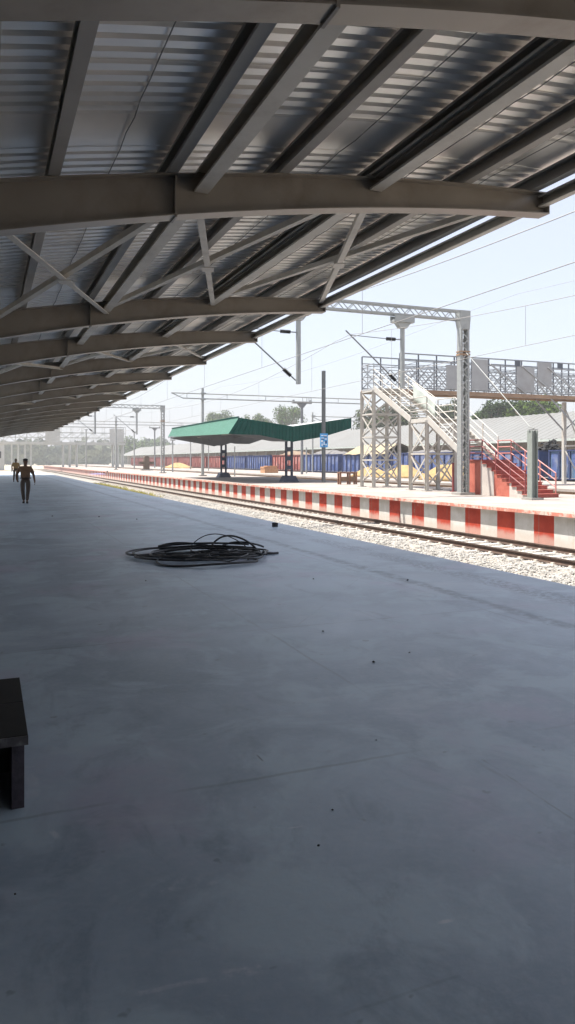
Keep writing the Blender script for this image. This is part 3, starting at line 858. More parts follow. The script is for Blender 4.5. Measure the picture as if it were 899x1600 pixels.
for x in (26.4, 30.8, 34.2):
    m = MB(); m.box(x, x+.42, YA-.16, YA-.11, DZ+1.72, DZ+2.05); m.build('lamp_box', M['bridge_dark'], fb)
for x in (28.9, 31.35, 33.4, 35.6, 38.2):
    m = MB(); m.bar((x,YA-.17,DZ+1.75),(x+2.7,YA-.17,DZ+.02),.09,.07,(0,1,0)); m.build('diagonal_strut', M['bridge_sheet'], fb)
# columns out on the far platform
for (X, zf) in ((36.2,.05),(51.5,-1.22)):
    m = MB()
    for y in (YA+.05, YB-.05): m.box(X-.11,X+.11,y-.11,y+.11,zf,DZ-.29)
    m.bar((X,YA,2.6),(X,YB,2.6),.1,.1)
    m.bar((X,YA,.4+zf),(X,YB,2.5),.06,.06); m.bar((X,YA,2.7),(X,YB,5.4),.06,.06)
    o = m.build('column', M['white_steel'], fb)
    m = MB()
    for y in (YA+.05, YB-.05):
        for sx in (-1, 1): m.bar((X+sx*.1,y,3.7),(X+sx*2.4,y,DZ-.2),.08,.08)
    m.build('knee_brace', M['bridge_grey'], o)
# trestles
def trestle(ya, yb, zt, nz):
    m = MB()
    for x in (X1, X2):
        for y in (ya, yb): m.ibeam((x,y,.06),(x,y,zt),.16,.16,.014,.012,(0,1,0))
    o = m.build('trestle', M['white_steel'], fb)
    b = MB(); zz = [.3+(zt-.35)*i/nz for i in range(nz+1)]
    for i, z in enumerate(zz):
        if i:
            for x in (X1, X2): b.bar((x,ya,z),(x,yb,z),.09,.09)
            for y in (ya, yb): b.bar((X1,y,z),(X2,y,z),.09,.09)
    for z0, z1 in zip(zz, zz[1:]):
        for x in (X1-.02, X2+.02): b.bar((x,ya,z0+.05),(x,yb,z1-.05),.085,.03,(1,0,0)); b.bar((x+.035,yb,z0+.05),(x+.035,ya,z1-.05),.085,.03,(1,0,0))
        for y in (ya-.02, yb+.02): b.bar((X1,y,z0+.05),(X2,y,z1-.05),.085,.03,(0,1,0)); b.bar((X2,y+.035,z0+.05),(X1,y+.035,z1-.05),.085,.03,(0,1,0))
    b.build('cross_bracing', M['white_steel'], o)
    f = MB()
    for x in (X1, X2):
        for y in (ya, yb): f.box(x-.2,x+.2,y-.2,y+.2,.051,.09)
    f.build('base_plate', M['concrete'], o)
trestle(YA, YB-.04, DZ-.12, 4); trestle(32.3, 33.86, 3.68, 2)
# flights
def flight(y0, z0, y1, z1, n):
    for x in (X1, X2):
        m = MB(); m.bar((x,y0,z0-.02),(x,y1,z1-.02),.06,.30,(0,0,1)); m.build('stringer', M['white_steel'], fb)
    m = MB()
    for i in range(n):
        y = y0+(y1-y0)*(i+.5)/n; z = z0+(z1-z0)*(i+.7)/n
        m.box(X1+.04, X2-.04, y-.13, y+.13, z-.02, z+.02)
    m.build('tread', M['white_steel'], fb)
def handrail(pts, posts_n, matl, name='handrail', hs=(.35,.7,1.05), parent=None, pr=.03, rr=.025):
    m = MB()
    for a, b in zip(pts, pts[1:]):
        a = Vector(a); b = Vector(b)
        for h in hs: m.tube([a+Vector((0,0,h)), b+Vector((0,0,h))], rr, 6)
        for i in range(posts_n+1):
            q = a+(b-a)*i/posts_n; m.tube([q, q+Vector((0,0,hs[-1]))], pr, 6)
    return m.build(name, matl, parent or fb)
Z0, ZL = 1.66, 3.80
flight(28.8, Z0, 32.3, ZL, 12); flight(33.86, ZL, 37.9, DZ, 12)
m = MB(); m.box(X1, X2, 32.3, 33.86, ZL-.12, ZL); m.build('landing', M['white_steel'], fb)
for x in (X1, X2):
    handrail([(x,28.8,Z0+.05),(x,32.3,ZL+.05)], 3, M['white_steel'])
    handrail([(x,32.3,ZL+.05),(x,33.86,ZL+.05)], 1, M['white_steel'])
    handrail([(x,33.86,ZL+.05),(x,37.9,DZ+.05)], 4, M['white_steel'])
handrail([(X1,37.9,DZ),(X1,39.4,DZ)], 2, M['bridge_grey'], hs=(.35,.7,1.05,1.4))
# white sheet hung on the far rail of the upper flight
m = MB(); q = []
def rz(y): return ZL+(y-33.86)*(DZ-ZL)/(37.9-33.86)
NQ = 12
vs = []; fs = []
for i in range(NQ+1):
    y = 34.0+2.3*i/NQ
    for j in range(5):
        z = rz(y)+.05+1.02*j/4
        vs.append((X2-.06-.03*math.sin(i*1.3+j), y, z))
for i in range(NQ):
    for j in range(4): fs.append((i*5+j, (i+1)*5+j, (i+1)*5+j+1, i*5+j+1))
m.add(vs, fs); sh = m.build('plastic_sheet', M['sheet_white'], smooth=True, fix=False)
tag(sh, 'pale white sheet tied along the rail of the steel stairs', 'sheet')
sm = sh.modifiers.new('Solidify', 'SOLIDIFY'); sm.thickness = .008

# masonry steps at the foot
ms = thing('masonry_steps', (X1, 27, .05), 'solid red and white painted masonry steps with red railings at the foot of the bridge', 'steps')
NS = 10; YT, YF = 28.8, 24.75
rise = (Z0-.05)/NS; run = (YT-1.0-YF)/(NS-1)
bounds = [(YF, 25.9, 'w'), (25.9, 26.95, 'r'), (26.95, 27.9, 'w'), (27.9, YT, 'r')]
def step_top(y):
    k = int((y-YF)/run+1e-6)+1
    return .05+rise*min(k, NS)
prof_ = [(YF,.051)]
for k in range(NS):
    y = YF+run*k; prof_ += [(y, .05+rise*k if k else .051), (y, .05+rise*(k+1)-.035)]
prof_ += [(YT, .05+rise*NS-.035), (YT,.051)]
core = MB()
k_ = NB('steps_wall_paint', .8, .3)
yb_ = k_.y
n_ = k_.noise(2., 6, .6)
redc = k_.mix(k_.step(n_, .35, .7), (.36,.10,.07), (.45,.14,.10)); whc = k_.mix(k_.step(n_, .35, .7), (.43,.385,.355), (.50,.46,.42))
# object coordinates are local: origin at Y=27
def inr(a, b): return k_.math('MULTIPLY', k_.math('GREATER_THAN', yb_, a-27), k_.math('LESS_THAN', yb_, b-27))
rf = k_.math('MAXIMUM', inr(25.9, 26.95), inr(27.9, 29))
k_.color(k_.mix(rf, whc, redc))
core.prism([p for i, p in enumerate(prof_)], 'x', X1+.03, X2-.03); core.build('block', k_.m, ms)
tr = None
for k in range(NS):
    y = YF+run*k; y1 = YT if k == NS-1 else y+run
    m = MB(); zt = .05+rise*(k+1)
    m.box(X1-.02, X2+.02, y-.03, y1-.032, zt-.034, zt); m.box(X1+.031, X2-.031, y-.012, y-.001, .052+rise*k, zt-.035)
    m.build('step', M['step_red'], ms)
for x, mt in ((X1+.04,'red_rail'), (X2-.04,'pink_rail')):
    handrail([(x,YF+.15,.05+rise*.8),(x,YT-1.0,Z0)], 3, M[mt], 'railing', (.3,.6,.9), ms, .034, .027)
    handrail([(x,YT-1.0,Z0),(x,YT-.05,Z0)], 1, M[mt], 'railing', (.3,.6,.9), ms, .034, .027)
m = MB(); m.tube([(21.7,31.3,.054),(21.7,31.3,1.5)], .06, 8); m.box(21.58,21.82,31.18,31.42,.051,.08)
tag(m.build('bollard_post', M['red_rail']), 'short maroon steel post standing under the stair trestle', 'post')

# ================================================================== GREEN BUTTERFLY SHELTER
YG0, YG1 = 48.0, 67.5; XL, XV, XRt = 15.9, 19.9, 24.5
sh = thing('platform_shelter', (20.3, 57.5, .05), 'green butterfly roofed shelter on two slate blue posts on the island platform', 'shelter')
def corr_strip(m, pts_top, pts_bot, nper):
    """vertical corrugated fascia following two polylines"""
    vs = []; fs = []; tot = 0
    segs = list(zip(pts_top, pts_top[1:], pts_bot, pts_bot[1:]))
    cols = []
    for a, b, c, d in segs:
        a, b, c, d = map(Vector, (a, b, c, d)); n = max(1, int((b-a).length*nper))
        dirv = (b-a).normalized(); nrm = dirv.cross((c-a).normalized()).normalized()
        for i in range(n):
            for u, o in ((0,0),(.5,0),(.6,.035),(.9,.035)):
                t = (i+u)/n; cols.append((a.lerp(b,t)+nrm*o, c.lerp(d,t)+nrm*o))
    cols.append((Vector(pts_top[-1]), Vector(pts_bot[-1])))
    for p, q in cols: vs += [p, q]
    for i in range(len(cols)-1): fs.append((2*i, 2*i+2, 2*i+3, 2*i+1))
    m.add(vs, fs)
TT = [(XL,YG0,4.55),(XV,YG0,4.02),(XRt,YG0,4.72)]
TB = [(XL-.75,YG0,3.42),(17.6,YG0,3.36),(XV,YG0,2.96),(XRt,YG0,4.02)]
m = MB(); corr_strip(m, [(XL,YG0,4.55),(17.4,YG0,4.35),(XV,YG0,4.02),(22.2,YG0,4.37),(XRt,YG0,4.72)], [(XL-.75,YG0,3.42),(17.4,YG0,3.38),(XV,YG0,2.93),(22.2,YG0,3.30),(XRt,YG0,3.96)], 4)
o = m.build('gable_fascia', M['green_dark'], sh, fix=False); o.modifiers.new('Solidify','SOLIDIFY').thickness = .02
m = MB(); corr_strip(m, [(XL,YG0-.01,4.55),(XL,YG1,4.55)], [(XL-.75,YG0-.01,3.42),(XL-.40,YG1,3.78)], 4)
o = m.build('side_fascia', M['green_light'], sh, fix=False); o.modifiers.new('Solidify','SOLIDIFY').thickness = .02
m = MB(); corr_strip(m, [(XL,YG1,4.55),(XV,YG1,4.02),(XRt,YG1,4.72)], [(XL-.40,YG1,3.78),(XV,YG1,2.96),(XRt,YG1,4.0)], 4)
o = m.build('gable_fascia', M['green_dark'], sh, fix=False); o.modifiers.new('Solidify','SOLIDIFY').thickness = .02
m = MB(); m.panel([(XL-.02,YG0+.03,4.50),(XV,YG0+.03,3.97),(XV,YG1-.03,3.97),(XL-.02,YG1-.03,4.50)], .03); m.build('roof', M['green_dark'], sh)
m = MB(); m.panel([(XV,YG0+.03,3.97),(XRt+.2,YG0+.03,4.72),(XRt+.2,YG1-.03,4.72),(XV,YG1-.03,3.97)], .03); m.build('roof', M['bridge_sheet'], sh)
m = MB(); m.bar((XL-.02,YG0,4.60),(XL-.02,YG1,4.60),.12,.07); m.build('ridge_cap', M['green_dark'], sh)
# soffit and rafters
for y in (50.0, 58.5, 66.0):
    m = MB(); m.prism([(XV+.4,3.0),(XV+.4,3.94),(XL+.1,4.44),(XL-.6,3.62),(XV-.8,3.0)],'y',y-.06,y+.06); m.prism([(XV+.4,3.0),(XRt,4.4),(XRt,4.62),(XV+.4,3.94)],'y',y-.06,y+.06); m.build('rafter', M['under'], sh)
for x, z in ((XL-.4,3.75),(16.8,3.9),(17.9,3.75),(19.0,3.55),(22.0,4.0),(23.4,4.25)):
    m = MB(); m.bar((x,YG0+.1,z),(x,YG1-.1,z),.08,.14); m.build('purlin', M['white_steel'] if 16.5<x<18.5 else M['under'], sh)
for yc in (50.2, 66.4):
    m = MB(); xc = 20.5
    for sx in (-.22,.22): m.ibeam((xc+sx,yc,.5),(xc+sx,yc,3.1),.13,.2,.014,.012,(0,1,0))
    o = m.build('post', M['blue_steel'], sh)
    for z in (.95,1.62,2.3):
        b = MB(); b.box(xc-.26,xc+.26,yc-.11,yc+.11,z,z+.30); b.build('batten_plate', M['blue_steel'], o)
    m = MB(); m.prism([(xc-.62,.051),(xc+.62,.051),(xc+.36,.5),(xc-.36,.5)],'y',yc-.45,yc+.45); m.build('pedestal', M['blue_steel'], sh)

# pole with the blue sign
pl = thing('sign_pole', (22, 47.4, .05), 'slim grey pole with a small blue sign board before the green shelter', 'pole')
m = MB(); m.ibeam((22,47.4,.054),(22,47.4,7.95),.21,.21,.03,.05,(0,1,0)); m.build('pole', M['pole_dark'], pl)
sg = tag(MB().box(21.66,22.24,47.21,47.25,2.55,3.52).build('sign_board', M['sign_blue'], pl))
m = MB()
for (xa, xb, za, zb_) in ((-.24,-.05,.80,.86),(.0,.2,.78,.84),(-.22,.0,.62,.67),(.05,.2,.55,.62),(-.24,-.1,.36,.5),(-.04,.03,.16,.40),(.1,.2,.14,.22),(-.2,-.12,.08,.26)):
    m.box(21.95+xa, 21.95+xb, 47.200, 47.2085, 2.55+za, 2.55+zb_)
m.build('sign_marks', M['sign_white'], sg)
m = MB()
for (xa, xb, za, zb_) in ((-.02,.22,.70,.77),(-.2,-.02,.53,.60),(.08,.22,.28,.46),(-.06,.06,.06,.14)):
    m.box(21.95+xa, 21.95+xb, 47.200, 47.2085, 2.55+za, 2.55+zb_)
m.build('sign_marks', M['sign_dark'], sg)

# slender lamp posts and poles on the island platforms
def lamp_post(px, X, top, label, r=.07, head=True):
    Y = on_x(px, X); t_ = thing('lamp_post', (X,Y,.05), label, 'lamp post')
    m = MB(); m.tube([(X,Y,.054),(X,Y,top)], [r*1.2,r], 8); m.build('post', M['galv'], t_)
    if head: m = MB(); m.box(X-.35,X+.35,Y-.14,Y+.14,top,top+.16); m.build('lamp_head', M['galv'], t_)
lamp_post(270, 23.2, 4.3, 'short pale lamp post left of the green shelter', .09)
lamp_post(210, 24.2, 6.6, 'tall thin hazy pole near the far end of the island platform', .10)
lamp_post(135, 21, 8.6, 'hazy mast above the far footbridge, left of the thicker one', .14)
lamp_post(326, 31, 4.6, 'thin pale pole behind the left post of the green shelter', .07, False)
lamp_post(298, 33, 6.0, 'thin pole in front of red wagons, left of the boom mast', .08, False)
lamp_post(479, 36, 3.2, 'thin cream pole in front of the gap between red and blue wagons', .09, False)
lamp_post(367, 22.4, 3.0, 'thin dark post beside the farther shelter post', .05, False)

# dark pillar with stubby side arms
x, y = 23.2, on_x(229, 23.2)
dp = thing('water_pillar', (x,y,.05), 'dark brown pillar with stubby side arms on the sunny island platform', 'pillar')
m = MB(); m.prism([(x-.45,.051),(x+.45,.051),(x+.42,2.1),(x+.25,2.3),(x-.25,2.3),(x-.42,2.1)],'y',y-.4,y+.4); m.build('pillar', M['trunk'], dp)
for sx in (-1,1):
    m = MB(); m.box(x+sx*.44 if sx>0 else x-1.15, x+1.15 if sx>0 else x-.44, y-.25, y+.25, 1.0, 1.45); m.build('side_arm', M['trunk'], dp)
m = MB(); m.box(x-.9,x+.9,y-.6,y+.6,.051,.25); m.build('plinth', M['concrete'], dp)

# timber bench frame, bricks, sand heaps
x, y = 21.9, on_x(543, 21.9)
wb = thing('timber_bench', (x,y,.05), 'low brown timber stand left of the stair trestle', 'stand')
m = MB(); m.box(x-.65,x+.65,y-.2,y+.2,.78,.86); m.build('top_plank', M['wood'], wb)
for dx in (-.58,.1,.58):
    for dy in (-.15,.15):
        m = MB(); m.box(x+dx-.05,x+dx+.05,y+dy-.04,y+dy+.04,.054,.78); m.build('leg', M['wood'], wb)
m = MB(); m.box(x-.55,x+.62,y+.05,y+.13,.25,.55); m.build('side_board', M['rust'], wb)
x, y = 33., on_x(421, 33.)
m = MB(); m.box(x-.9,x+.9,y-.8,y+.8,.054,.62); m.box(x-.95,x+.75,y-.7,y+.7,.622,.85); m.box(x-.5,x+.9,y-.6,y+.6,.852,.95)
tag(m.build('brick_stack', M['brick']), 'low stack of orange brown bricks in front of the blue wagons', 'bricks')
def heap(name, cx, cy, rx, ry, h, z0, matl, label, cat, n=20, seed=1):
    rnd = random.Random(seed); m = MB(); vs = [(cx,cy,z0+h)]; fs = []
    rings = 6
    ph = [rnd.uniform(0,6.28) for _ in range(5)]
    for r_ in range(1, rings+1):
        t = r_/rings
        for i in range(n):
            a = 2*math.pi*i/n; w = 1+.13*math.sin(2*a+ph[0])+.1*math.sin(3*a+ph[1])+.06*math.sin(5*a+ph[2])
            zz = h*(1-t)**.85*(1+.25*math.sin(3*a+ph[3])*t*(1-t)*4) if r_ < rings else 0
            vs.append((cx+rx*t*w*math.cos(a)+rnd.uniform(-.05,.05), cy+ry*t*w*math.sin(a), z0+.004+zz+(rnd.uniform(-.06,.06)*h if r_<rings else 0)))
    for i in range(n): fs.append((0, 1+i, 1+(i+1)%n))
    for r_ in range(rings-1):
        for i in range(n): fs.append((1+r_*n+i, 1+(r_+1)*n+i, 1+(r_+1)*n+(i+1)%n, 1+r_*n+(i+1)%n))
    fs.append(tuple(1+(rings-1)*n+i for i in range(n)))
    m.add(vs, fs); return tag(m.build(name, matl, smooth=True), label, cat, 'heaps of yellow sand')
heap('sand_heap', 35.5, on_x(632,35.5), 2.4, 3.4, 1.15, .05, M['sand'], 'yellow sand heap behind the first stair trestle', 'sand heap', seed=1)
heap('sand_heap', 34.5, on_x(690,34.5)-.5, 2.0, 2.8, 1.25, .05, M['sand'], 'yellow sand heap behind the lower stairs next to the lattice mast', 'sand heap', seed=2)
heap('sand_heap', 34.5, on_x(580,34.5), 1.8, 3.0, .95, .05, M['sand'], 'yellow sand heap between the timber stand and the tall trestle', 'sand heap', seed=5)
heap('sand_heap', 37, on_x(277,37), 2.4, 9, 1.1, .05, M['sand'], 'distant sand heap in front of red wagons left of the shelter', 'sand heap', seed=3)
heap('sand_heap', 33.5, on_x(719,33.5), 1.6, 2.2, 1.5, .05, M['sand'], 'small yellow sand heap seen through the lattice mast', 'sand heap', seed=4)

# ================================================================== GOODS WAGONS
WX = 43.6; WL = 11.4
def wagon(yc, body, rib, dust, label):
    r = thing('goods_wagon', (WX, yc, -1.2), label, 'wagon', 'goods wagons standing in a row')
    y0, y1 = yc-WL/2, yc+WL/2; xa, xb = WX-1.5, WX+1.5
    m = MB()
    m.box(xa, xa+.04, y0, y1, .25, 2.35); m.box(xb-.04, xb, y0, y1, .25, 2.35); m.box(xa+.04, xb-.04, y0, y0+.04, .25, 2.35); m.box(xa+.04, xb-.04, y1-.04, y1, .25, 2.35)
    m.box(xa+.04, xb-.04, y0+.04, y1-.04, .25, .3)
    bo = m.build('body', body, r)
    m = MB(); n = 10
    for i in range(n+1):
        y = y0+.06+(WL-.12)*i/n
        m.box(xa-.11, xa-.002, y-.07, y+.07, .2, 2.3); m.box(xb+.002, xb+.11, y-.07, y+.07, .2, 2.3)
    m.box(xa-.12, xa+.06, y0-.02, y1+.02, 2.352, 2.46); m.box(xb-.06, xb+.12, y0-.02, y1+.02, 2.352, 2.46)
    m.box(xa+.06, xb-.06, y0-.03, y0+.05, 2.352, 2.46); m.box(xa+.06, xb-.06, y1-.05, y1+.03, 2.352, 2.46)
    m.box(xa-.115, xa-.002, y0, y1, .12, .199)
    m.build('frame_ribs', rib, bo)
    for i in range(n):
        m = MB(); y = y0+.06+(WL-.12)*(i+.5)/n
        m.box(xa-.03, xa-.001, y-.36, y+.36, 1.72, 2.18); m.box(xa-.026, xa-.001, y-.34, y+.34, 1.12, 1.719)
        if i % 3 != 1: m.box(xa-.034, xa-.001, y-.3, y+.3, .35, 1.119)
        m.build('side_panel', dust, bo)
    m = MB(); m.box(WX-1.2, WX+1.2, y0+.1, y1-.1, -.25, .118); m.box(WX-.1,WX+.1,y0-.55,y0+.1,-.15,.05); m.box(WX-.1,WX+.1,y1-.1,y1+.55,-.15,.05); m.build('underframe', M['wag_frame'], r)
    for yy in (y0+1.4, y0+3.2, y1-3.2, y1-1.4):
        m = MB()
        for sx in (-.84,.84): m.tube([(WX+sx-.06,yy,-.35),(WX+sx+.06,yy,-.35)], .46, 18)
        m.tube([(WX-.8,yy,-.35),(WX+.8,yy,-.35)], .08, 8); m.build('wheelset', M['wag_frame'], r)
    return r
cols_ = {'b': ('wag_blue','wag_rib_blue','dust_blue'), 'r': ('wag_red','wag_rib_red','dust_red'), 'l': ('wag_light','wag_rib_blue','dust_blue')}
protos = {}
seq = [(29.2,'l','pale blue wagon at the right edge of the picture, nearest of the row'),(41.7,'l','pale blue wagon behind the red railed steps'),
       (54.2,'b','blue wagon behind the lower stairs and lattice mast'),(66.7,'b','blue wagon behind the steel stair trestles'),(79.2,'b','blue wagon under a cream tarpaulin left of the trestle'),
       (91.7,'b','blue wagon behind the pole with the blue sign'),(104.2,'r','red wagon behind the nearer shelter post'),(116.7,'b','blue wagon behind the brick stack'),
       (129.2,'b','blue wagon right of the farther shelter post'),(141.7,'r','red wagon just left of the farther shelter post'),(154.2,'r','faded red wagon behind the boom mast'),
       (166.7,'r','faded red wagon just left of the boom mast'),(179.2,'r','hazy red wagon above the distant sand heap'),(191.7,'r','hazy red wagon beside the distant lattice gantry'),(204.2,'r','hazy red wagon behind the dark pillar'),(216.7,'r','hazy red wagon left of the dark pillar'),(229.2,'r','last hazy red wagon before the far footbridge')]
for yc, c, lab in seq:
    if c not in protos: protos[c] = wagon(yc, *[M[q] for q in cols_[c]], lab)
    else:
        w = copy_tree(protos[c]); w.location.y = yc; w['label'] = lab
def cargo(yc, name, matl, h, label, cat, seed, ry=5.2):
    rnd = random.Random(seed); m = MB(); n = 16; vs = []; fs = []
    for i in range(n+1):
        y = yc-ry+2*ry*i/n
        for j in range(7):
            u = -1+2*j/6; e = math.sin(math.pi*i/n)**.5
            vs.append((WX+1.38*u, y, 2.2+(h*(1-abs(u)**2)*e+rnd.uniform(-.12,.12)*h)*(0 if abs(u)==1 or i in (0,n) else 1)))
    for i in range(n):
        for j in range(6): fs.append((i*7+j, (i+1)*7+j, (i+1)*7+j+1, i*7+j+1))
    m.add(vs, fs); o = m.build(name, matl, smooth=True, fix=False); o.modifiers.new('Solidify','SOLIDIFY').thickness = .05
    return tag(o, label, cat)
cargo(91.7, 'cargo_heap', M['grey_cargo'], .8, 'grey heaped load showing above the blue wagon by the sign pole', 'cargo', 1)
cargo(104.2, 'cargo_heap', M['tarp_brown'], .8, 'brown heaped load showing above the red wagon by the shelter post', 'cargo', 2)
cargo(66.7, 'cargo_heap', M['grey_cargo'], .5, 'grey load in the blue wagon behind the stair trestles', 'cargo', 3)
m = MB(); ty0, ty1 = 73.6, 84.4
vs = []; fs = []
pr = [(-1.75,2.35),(-1.55,2.62),(-.6,3.3),(.3,3.55),(1.2,3.2),(1.62,2.5)]
for i in range(13):
    y = ty0+(ty1-ty0)*i/12
    for (dx, z) in pr: vs.append((WX+dx, y, z-(.75 if i==12 else .25 if i == 11 else 0)*(z-2.3)/1.2+.06*math.sin(i*1.7+dx*2)))
for i in range(12):
    for j in range(5): fs.append((i*6+j, (i+1)*6+j, (i+1)*6+j+1, i*6+j+1))
m.add(vs, fs); o = m.build('tarpaulin', M['tarp'], fix=False); o.modifiers.new('Solidify','SOLIDIFY').thickness = .04
tag(o, 'cream tarpaulin pitched over the blue wagon left of the trestle', 'tarpaulin')
for (yc, px) in ((0, 866),):
    Y = on_x(866, WX)
    m = MB()
    for k in range(40):
        stone(m, WX-.4+random.gauss(0,.35), Y+random.gauss(0,.5), 2.5+abs(random.gauss(0,.3)), random.uniform(.2,.35))
    tag(m.build('dark_load', M['coal'], fix=False), 'lumpy black load piled on the pale blue wagon behind the steps', 'cargo')

# ================================================================== GOODS SHED
gs = thing('goods_shed', (60, 150, -1.2), 'very long goods shed with a pale grey sloping roof behind the wagons', 'shed')
m = MB(); vs = []; fs = []
yy = 20.; cols2 = []
while yy < 330: cols2 += [(yy,0),(yy+.7,0),(yy+.8,.06),(yy+1.0,.06)]; yy += 1.1
for (yv, dz) in cols2: vs += [(54.6,yv,3.85+dz),(63.,yv,7.3+dz),(71.4,yv,3.85+dz)]
for i in range(len(cols2)-1): fs += [(3*i,3*i+1,3*i+4,3*i+3),(3*i+1,3*i+2,3*i+5,3*i+4)]
m.add(vs, fs); o = m.build('roof', M['roof_shed'], gs, fix=False)
m = MB(); m.box(54.55,54.62,20,330,3.62,3.86); m.build('eave_trim', M['sheet_white'], o)
m = MB(); m.box(57, 69, 22, 328, -1.21, 4.7); m.build('wall', M['wall_shed'], gs)
m = MB(); y = 24.
first = None
while y < 326:
    if first is None:
        m = MB(); m.box(55.0,55.22,y-.11,y+.11,-1.2,3.9); first = m.build('post', M['concrete'], gs); fy = y
    else: share(first, gs, dy=y-fy)
    y += 6.2
y = 27.; first = None
while y < 320:
    if first is None:
        m = MB(); m.box(56.94,56.99,y-1.5,y+1.5,-.2,2.9); first = m.build('door', M['wag_frame'], gs); fy = y
    else: share(first, gs, dy=y-fy)
    y += 12.4
m = MB(); m.box(53.5, 57, 22, 328, -1.21, .0); m.build('loading_dock', M['concrete'], gs)

# ================================================================== TREES
def tree(px, X, zbase, top, rad, leafmat, label, n=1700, leaf=.42, seed=0, squash=.8, low=None, group='trees beyond the goods shed'):
    rnd = random.Random(seed); Y = on_x(px, X); t_ = thing('tree', (X,Y,zbase), label, 'tree', group)
    H = top-zbase; cz = top-rad*squash; 
    tr = MB(); tr.tube([(X,Y,zbase),(X+.15,Y-.1,zbase+H*.3),(X-.1,Y+.15,cz)], [.042*H,.032*H,.015*H], 9)
    tips = []
    for i in range(9):
        a = 6.28*i/9+rnd.uniform(-.3,.3); e = rnd.uniform(.1,1.2); L_ = rad*rnd.uniform(.6,.95)
        b0 = Vector((X,Y,zbase+H*rnd.uniform(.3,.5))); b1 = Vector((X+L_*math.cos(a)*math.cos(e), Y+L_*math.sin(a)*math.cos(e), cz+L_*math.sin(e)*squash*.7-.1*rad))
        mid = b0.lerp(b1,.5)+Vector((0,0,.12*rad)); tr.tube([b0,mid,b1],[.016*H,.011*H,.005*H],6); tips.append(b1)
    tr.build('trunk', M['trunk'], t_, smooth=True)
    cl = []
    for i in range(26):
        v = Vector((rnd.gauss(0,1),rnd.gauss(0,1),rnd.gauss(0,1))); v.normalize(); rr = rnd.uniform(.35,.86)
        cl.append((Vector((X+v.x*rad*rr, Y+v.y*rad*rr, cz+v.z*rad*rr*squash)), rad*rnd.uniform(.20,.36)))
    cl += [(p, rad*.28) for p in tips]
    lf = MB()
    for i in range(n):
        c, r = rnd.choice(cl); v = Vector((rnd.gauss(0,1),rnd.gauss(0,1),rnd.gauss(0,1))); v.normalize()
        p = c+v*r*rnd.uniform(.55,1.08)
        nrm = (v+Vector((rnd.uniform(-.8,.8),rnd.uniform(-.8,.8),rnd.uniform(-.2,1)))).normalized()
        a = nrm.orthogonal().normalized(); b = nrm.cross(a); th = rnd.uniform(0,6.28)
        a, b = a*math.cos(th)+b*math.sin(th), b*math.cos(th)-a*math.sin(th)
        s_ = leaf*rnd.uniform(.6,1.3)
        lf.add([p-a*s_*.5, p+b*s_*.28+nrm*s_*.06, p+a*s_*.5, p-b*s_*.28+nrm*s_*.06], [(0,1,2,3)])
    lf.build('crown', leafmat, t_, fix=False)
D = 82
tree(452, 92, -1.2, zat(92, on_x(452,92), 627), 5.9, M['leaf_mid'], 'round topped bright green tree behind the T headed post', 3400, .62, 1, .85)
tree(343, 84, -1.2, zat(84, on_x(343,84), 641), 6.5, M['leaf_pale'], 'pale green tree above the left wing of the green shelter', 2600, .8, 2, .7)
tree(392, 86, -1.2, zat(86, on_x(392,86), 645), 5.5, M['leaf_pale'], 'pale green tree left of the round topped tree', 2200, .7, 3, .7)
tree(414, 92, -1.2, zat(92, on_x(414,92), 652), 4.5, M['leaf_pale'], 'small pale tree touching the left side of the round topped tree', 1500, .7, 33, .7)
tree(582, 80, -1.2, zat(80, on_x(582,80), 628), 5.4, M['leaf_olive'], 'olive tree behind the left trestle of the stairs', 3000, .6, 4, .9)
tree(625, 80, -1.2, zat(80, on_x(625,80), 625), 5.2, M['leaf_olive'], 'olive tree behind the stair landing', 3000, .6, 5, .9)
tree(700, 84, -1.2, zat(84, on_x(700,84), 622), 4.8, M['leaf_olive'], 'olive tree behind the lower stair flight', 2600, .6, 6, .9)
tree(752, 92, -1.2, zat(92, on_x(752,92), 640), 4.0, M['leaf_pale'], 'small light green tree right of the lattice mast', 1600, .6, 7, .8)
tree(770, 84, -1.2, zat(84, on_x(770,84), 610), 3.4, M['leaf_dark'], 'narrow dark tree under the bridge beside the lattice mast', 2600, .5, 8, 1.5)
tree(800, 88, -1.2, zat(88, on_x(800,88), 608), 5.2, M['leaf_dark'], 'dense dark green tree below the bridge panels', 4200, .55, 9, .9)
tree(840, 88, -1.2, zat(88, on_x(840,88), 607), 5.0, M['leaf_mid'], 'green tree below the right part of the bridge', 4200, .55, 10, .9)
tree(240, 90, -1.2, zat(90, on_x(240,90), 683), 11, M['leaf_pale'], 'hazy tree left of the shelter behind the shed roof', 2000, 1.4, 11, .6)
tree(205, 70, -1.2, zat(70, on_x(205,70), 684), 10, M['leaf_pale'], 'hazy tree beyond the far footbridge end', 1800, 1.6, 12, .6)

# far wood closing the view
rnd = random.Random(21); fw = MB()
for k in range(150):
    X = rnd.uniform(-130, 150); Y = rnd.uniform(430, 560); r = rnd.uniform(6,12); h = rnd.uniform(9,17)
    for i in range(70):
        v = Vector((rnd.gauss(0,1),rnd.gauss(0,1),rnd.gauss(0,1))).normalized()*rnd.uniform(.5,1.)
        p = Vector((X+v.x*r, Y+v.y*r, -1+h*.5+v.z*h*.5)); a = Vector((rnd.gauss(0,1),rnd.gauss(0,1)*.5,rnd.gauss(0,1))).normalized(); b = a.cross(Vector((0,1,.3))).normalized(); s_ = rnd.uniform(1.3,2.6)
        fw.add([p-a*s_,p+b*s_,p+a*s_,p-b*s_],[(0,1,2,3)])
tag(fw.build('far_wood', M['far_leaf'], fix=False), kind='stuff')

